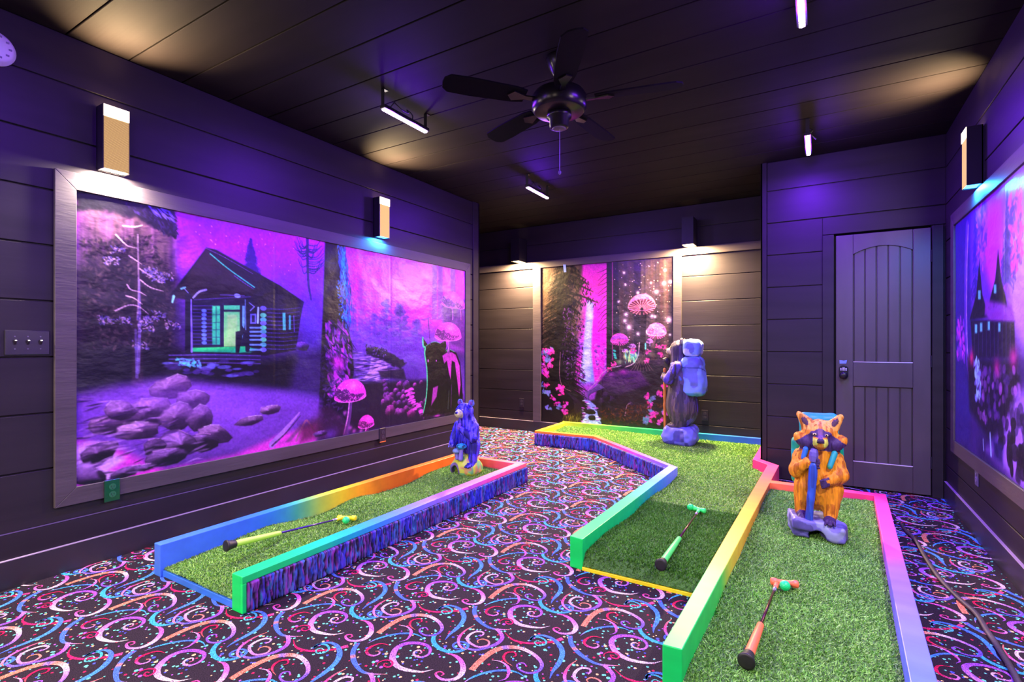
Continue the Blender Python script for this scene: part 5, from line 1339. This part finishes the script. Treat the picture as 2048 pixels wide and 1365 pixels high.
# pink sky and fall
C.wash([(1165, 528), (1222, 526), (1224, 720), (1214, 775), (1180, 800), (1150, 780), (1155, 640)], (226, 56, 206), 1, .03)
C.glow((1196, 570), .10, .14, (240, 50, 190), .8); C.glow((1195, 660), .09, .2, (226, 14, 214), .9); C.glow((1160, 620), .06, .12, (190, 130, 240), .8); C.glow((1160, 690), .08, .14, (176, 96, 236), .8); C.glow((1215, 740), .06, .14, (130, 76, 190), .8)
C.wash([(1174, 600), (1188, 606), (1182, 700), (1190, 770), (1158, 772), (1168, 690)], (160, 172, 250), .95, .02, (130, 160, 255)); C.line([(1179, 610), (1175, 690), (1172, 760)], .05, .13, (190, 206, 255), .8, soft=.03)
C.glow((1181, 631), .035, .045, (255, 240, 255), 1.0, .8); C.dabs([(1190, 690), (1212, 690), (1214, 740), (1192, 740)], 60, [(226, 40, 206), (200, 110, 236), (120, 60, 170)], .018, .010)
C.dabs([(1152, 740), (1170, 740), (1168, 790), (1150, 780)], 90, [(206, 60, 206), (150, 60, 190), (70, 40, 120)], .014, .008)
C.wash([(1154, 768), (1204, 762), (1190, 800), (1170, 802)], (150, 70, 200), .8, .02)
# conifer left
C.wash([(1080, 530), (1160, 530), (1166, 640), (1140, 760), (1080, 740)], (110, 92, 72), .8, .06, tex=.5, cell=(.06, .12))  # brown haze behind the conifer: warm lamp light put into the colour
C.wash([(1080, 690), (1150, 690), (1150, 860), (1080, 860)], (44, 34, 40), .6, .06)
C.conifer((1126, 470), (1110, 800), .50, (24, 18, 18), .95, 900, (84, 70, 62))
for (x, y) in ((1160, 545), (1172, 560), (1178, 570), (1186, 584), (1196, 606), (1166, 612), (1162, 630)):
    C.line([(1126, y - 22), ((1126 + x) / 2, y - 14), (x, y)], .04, .008, (26, 20, 20), .9, soft=.008)
    C.dabs([(1128, y - 22), (x, y - 4), (x - 2, y + 8), (1130, y + 2)], 60, [(26, 19, 19), (40, 30, 28)], .020, .006, (1.0, 2.2))
C.dabs([(1120, 600), (1168, 640), (1165, 760), (1118, 760)], 420, [(26, 16, 30), (120, 70, 150), (60, 34, 80), (160, 100, 190)], .016, .007, al=(.3, .8))
C.wash([(1116, 560), (1127, 560), (1124, 720), (1136, 790), (1150, 830), (1082, 846), (1096, 800), (1110, 740)], (26, 19, 22), .95, .012)
C.line([(1121, 705), (1119, 745), (1122, 766), (1128, 776), (1142, 783)], .010, .006, (176, 130, 150), .8)
C.wash([(1082, 780), (1130, 780), (1176, 812), (1166, 846), (1082, 850)], (22, 14, 22), .9, .03)
for k in range(26): C.line([(1130 + k * 1.2, 782 + k * .8), (1146 + k, 800 + k), (1150 + k * .9, 826 + k * .6)], .006, .003, ((70, 44, 84), (20, 10, 22))[k % 2], .7)
# dark trunks and their branches
C.line([(1220, 524), (1220, 740)], .085, .09, (26, 18, 26), 1, sm=False); C.line([(1231, 524), (1233, 720)], .07, .08, (36, 24, 38), 1, sm=False); C.line([(1225, 524), (1225, 720)], .014, .012, (190, 80, 170), .7, sm=False)
for k in range(14):
    y = 535 + k * 9; C.line([(1218, y), (1208, y + 6), (1196, y + C.rs.uniform(8, 26))], .009, .003, (50, 22, 50), .9)
for k in range(30):
    y = C.rs.uniform(528, 590); C.line([(1236, y), (1246, y + C.rs.uniform(-6, 8)), (1262, y + C.rs.uniform(-4, 24))], .007, .002, (52, 40, 46), .75)
# sparks
for (x, y, r) in ((1248, 546, .016), (1251, 570, .012), (1252, 629, .022), (1250, 642, .020), (1258, 655, .030), (1237, 604, .014), (1276, 668, .018), (1294, 664, .02), (1304, 633, .018), (1338, 640, .028), (1328, 567, .016), (1341, 564, .016), (1313, 584, .02), (1330, 541, .012), (1302, 566, .010), (1340, 670, .012), (1276, 586, .016), (1310, 634, .014)):
    C.glow((x, y), r * 1.6, r * 1.6, (190, 160, 226), .6); C.glow((x, y), r * .8, r * .8, (255, 240, 250), .95)
C.dabs([(1226, 530), (1342, 522), (1342, 700), (1232, 700)], 130, [(240, 220, 200), (226, 190, 240)], .005, .005)
# mound
C.wash([(1196, 768), (1215, 745), (1240, 735), (1290, 728), (1346, 735), (1346, 850), (1205, 850), (1190, 800)], (34, 18, 40), 1, .02)
C.wash([(1200, 755), (1250, 738), (1280, 742), (1300, 770), (1240, 790), (1205, 780)], (120, 52, 150), .75, .03, (60, 28, 84), tex=.5, cell=(.12, .03))
C.glow((1246, 745), .05, .03, (190, 60, 180), .7); C.glow((1222, 748), .04, .03, (170, 60, 190), .7)
for k in range(22): C.line([(1198 + k * .5, 768 + k * .4), (1182 - k * .2, 780 + k * .6), (1160 + k * 1.4, 786 + k * 1.6)], .007, .003, ((150, 110, 220), (40, 20, 60))[k % 2], .8)
C.line([(1242, 732), (1218, 738), (1204, 748), (1196, 760), (1176, 782)], .012, .006, (196, 160, 196), .85)
for (x, y) in ((1205, 806), (1217, 800), (1224, 803), (1212, 795), (1262, 815)): C.rock((x, y), .05, .06, (80, 50, 104), (30, 16, 40))
C.line([(1250, 832), (1254, 812), (1262, 806)], .012, .006, (170, 130, 150), .8)
# toadstools
C.line([(1291, 608), (1288, 660), (1284, 726)], .040, .055, (40, 26, 30), 1)
for k in range(16): C.line([(1284 + (k - 8) * .4, 700), (1284 + (k - 8) * 1.2, 722), (1284 + (k - 8) * 3.2, 742)], .010, .004, ((34, 20, 26), (130, 100, 110))[k % 2], .9)
C.line([(1279, 686), (1276, 712), (1266, 728), (1250, 735)], .014, .008, (206, 180, 196), .9)
C.mushroom((1256, 614), (1312, 614), (1288, 588), (1286, 700), .034, (226, 140, 170), (96, 50, 62), (236, 150, 226), True, (46, 30, 34))
C.wash([(1257, 611), (1264, 599), (1277, 590), (1292, 587), (1302, 594), (1294, 597), (1280, 598), (1266, 603)], (236, 150, 236), .85, .008)
C.mushroom((1221, 682), (1257, 682), (1239, 667), (1241, 726), .014, (226, 80, 190), (80, 30, 90), (206, 120, 240), True, (90, 70, 84))
C.wash([(1223, 680), (1228, 672), (1240, 667), (1252, 673), (1256, 680), (1240, 677)], (176, 80, 214), .9, .008)
C.mushroom((1294, 660), (1333, 672), (1310, 646), (1306, 690), .016, (230, 120, 206), (120, 70, 90), (246, 214, 246), True, (120, 90, 100))
C.wash([(1294, 660), (1300, 650), (1311, 646), (1324, 654), (1332, 668), (1316, 664), (1304, 657)], (236, 170, 236), .85, .008)
for (l, r, t, f) in (((1258, 694), (1272, 694), (1265, 688), (1264, 716)), ((1245, 703), (1257, 703), (1251, 698), (1251, 718)), ((1293, 684), (1306, 685), (1299, 677), (1300, 692))):
    C.mushroom(l, r, t, f, .008, (176, 100, 196), (80, 44, 100), (226, 170, 240), False, (120, 90, 150))
C.glow((1262, 716), .07, .04, (110, 220, 170), .85); C.glow((1268, 708), .05, .035, (120, 200, 230), .7); C.glow((1238, 724), .05, .03, (150, 200, 130), .6); C.glow((1298, 706), .06, .035, (150, 170, 140), .5)
C.dabs([(1246, 700), (1274, 700), (1272, 724), (1248, 726)], 70, [(190, 240, 150), (110, 230, 200), (240, 220, 150)], .004, .018, (-.3, .3))
for y in (702, 708, 712, 716): C.dab(C.m([(1229 + (y % 3), y)])[0], .022, .012, .4, np.array((70, 206, 180), float))
for y in (690, 696): C.dab(C.m([(1291, y)])[0], .010, .024, 0, np.array((120, 220, 206), float))
for (x, y) in ((1228, 728), (1297, 704), (1267, 702), (1220, 740), (1317, 694), (1327, 695), (1322, 709), (1294, 722)): C.dabs([(x - 5, y - 4), (x + 5, y - 4), (x + 5, y + 4), (x - 5, y + 4)], 9, [(240, 70, 160), (246, 90, 190)], .014, .009)
# stream at the foot
C.wash([(1168, 800), (1180, 802), (1192, 812), (1196, 830), (1204, 850), (1160, 850), (1172, 828), (1176, 812)], (140, 150, 236), 1, .01, (170, 190, 246)); C.dabs([(1168, 800), (1192, 812), (1204, 850), (1160, 850)], 60, [(220, 226, 255), (60, 40, 90), (190, 90, 206)], .024, .007, (-.2, .2))
C.rock((1180, 824), .08, .03, (50, 40, 66), (20, 12, 28)); C.rock((1184, 836), .05, .03, (60, 50, 80), (20, 12, 28))
C.dabs([(1130, 826), (1164, 826), (1160, 850), (1120, 850)], 120, [(110, 110, 50), (70, 76, 34), (30, 26, 24)], .006, .024, (-.5, .5)); C.dabs([(1200, 820), (1344, 800), (1344, 850), (1204, 850)], 420, [(90, 36, 30), (60, 24, 26), (36, 24, 22), (110, 60, 40)], .018, .007, al=(.4, .9))
# blossoms both sides
for k in range(44):
    x, y = (C.rs.uniform(1084, 1106), C.rs.uniform(700, 775)) if k < 18 else ((C.rs.uniform(1084, 1132), C.rs.uniform(772, 830)) if k < 30 else (C.rs.uniform(1290, 1332), C.rs.uniform(760, 845)))
    pal = [(240, 60, 200), (226, 80, 220), (250, 70, 170)] if k % 3 else [(130, 130, 220), (110, 150, 190)]
    C.dabs([(x - 5, y - 5), (x + 5, y - 5), (x + 5, y + 5), (x - 5, y + 5)], 8, pal, .022, .012)
C.a *= (.88 + .24 * C.noise((.012, .012), 2, 9))[..., None]
mu = thing('wall_mural', ((U0 + U1) / 2, YB, Z0), 'tall mural of a pink waterfall and toadstools on the back wall', 'mural', 'printed forest murals')
C.panels([0, (on_y(1204, 700, YB)[0] - U0), U1 - U0], vinyl, mu, np.array((.78, .72, .72)), .004, .002)
at_root(mu)
t_ = on_y(1130, 537, YB - .024)
o = MB().prism([(-.016, -.050), (.018, -.052), (.012, .046), (-.026, .050)], -.0012, 0, 'y').build('painters_tape', tape); o.location = t_
tag(o, 'strip of blue painter\'s tape at the top edge of the waterfall mural', 'tape')

# ------------------------------------------------------------------ right mural: spired cottage
U0, U1, Z0, Z1 = 1.30, 4.613, .495, 1.985
C = Cv('x', XR - .006, U0, U1, Z0, Z1, .006, 300)
C.fill([(0, (90, 40, 170)), (.3, (120, 60, 210)), (.6, (64, 36, 130)), (1, (50, 30, 110))])
C.a *= (.8 + .4 * C.noise((.2, .3), 4, 1))[..., None]
C.wash([(2010, 380), (2048, 340), (2120, 300), (2300, 200), (2300, 700), (2048, 700), (2020, 640)], (178, 150, 250), .95, .10); C.wash([(1975, 400), (2006, 390), (2012, 560), (1998, 640), (1968, 520)], (206, 60, 226), .9, .06)
C.glow((1990, 460), .14, .16, (216, 70, 230), .8); C.glow((2080, 450), .5, .35, (190, 170, 255), .8)
C.wash([(1908, 440), (1940, 430), (1946, 700), (1940, 890), (1908, 880)], (50, 34, 140), .85, .06); C.line([(1936, 452), (1933, 560), (1934, 700), (1946, 800)], .07, .05, (110, 70, 200), .8); C.line([(1938, 452), (1935, 560), (1936, 700), (1950, 806)], .02, .02, (190, 170, 240), .7)
for (x, y0, y1, h) in ((1952, 410, 640, .16), (2016, 380, 560, .14)):
    C.conifer((x, y0), (x, y1), h, (60, 34, 150), .8, 150, (150, 90, 230))
C.dabs([(1955, 420), (1975, 410), (1972, 540), (1955, 540)], 120, [(190, 80, 230), (110, 60, 200), (150, 80, 226)], .03, .014); C.dabs([(2020, 400), (2044, 380), (2046, 520), (2024, 560)], 160, [(206, 60, 190), (90, 50, 180), (226, 80, 200)], .03, .014)
DKH = (26, 14, 54)
C.wash([(1960, 520), (1966, 590), (1978, 635), (1940, 640), (1954, 590)], DKH, 1, .01); C.wash([(1998, 500), (2004, 560), (2018, 620), (1976, 620), (1992, 560)], DKH, 1, .01)
C.wash([(1972, 600), (2024, 610), (2032, 645), (1985, 646), (1970, 630)], (140, 70, 190), .95, .02, tex=.4, cell=(.05, .02)); C.wash([(1942, 640), (2030, 644), (2032, 715), (1946, 716)], (30, 16, 66), 1, .012)
for (x, y) in ((1960, 590), (1992, 578), (1953, 658), (1963, 655), (1979, 652), (2000, 655)): C.wash([(x - 2.5, y - 9), (x + 2.5, y - 9), (x + 2.5, y + 9), (x - 2.5, y + 9)], (110, 230, 210), .95, .006)
for k in range(10): C.line([(1950 + k * 8, 646), (1950 + k * 8, 712)], .008, .008, (84, 60, 150), .6, sm=False)
C.wash([(1936, 716), (2036, 720), (2048, 800), (2040, 870), (1980, 880), (1940, 820)], (30, 16, 60), .95, .04)
C.dabs([(1950, 730), (2040, 740), (2044, 850), (1960, 850)], 120, [(110, 70, 170), (70, 40, 130), (150, 100, 200)], .026, .022, al=(.4, .8)); C.dabs([(1948, 720), (1962, 720), (1962, 800), (1952, 800)], 60, [(150, 220, 230), (120, 140, 230)], .022, .012)
C.dabs([(1915, 640), (1930, 640), (1930, 720), (1915, 720)], 60, [(190, 70, 220), (120, 60, 200)], .03, .018); C.glow((1944, 716), .05, .05, (226, 50, 140), .8); C.glow((1995, 735), .06, .05, (200, 50, 160), .7); C.glow((2028, 715), .06, .05, (220, 60, 190), .7)
C.wash([(2040, 780), (2010, 860), (1975, 900), (2048, 985), (2300, 1200), (2300, 760)], (150, 120, 246), .95, .06, tex=.3, cell=(.1, .2))
C.dabs([(2000, 860), (2048, 800), (2100, 900), (2060, 980), (1990, 900)], 60, [(24, 14, 50), (40, 26, 80)], .035, .05); C.line([(1982, 868), (1984, 910)], .02, .03, (150, 200, 246), .9); C.line([(1968, 880), (1969, 900)], .015, .02, (150, 190, 246), .8)
C.wash([(1988, 880), (2008, 890), (2006, 930), (1990, 915)], (40, 30, 110), .9, .03)
mu = thing('wall_mural', (XR, (U0 + U1) / 2, Z0), 'violet mural of a spired cottage seen edge-on on the right wall', 'mural', 'printed forest murals')
C.panels([0, 1.10, 2.21, U1 - U0], vinyl, mu, np.array((1.35, 1.0, .9)), .004, .003)
frame_boards(mu, 'x', XR, U0, U1, Z0, Z1, .088, .020)
at_root(mu)
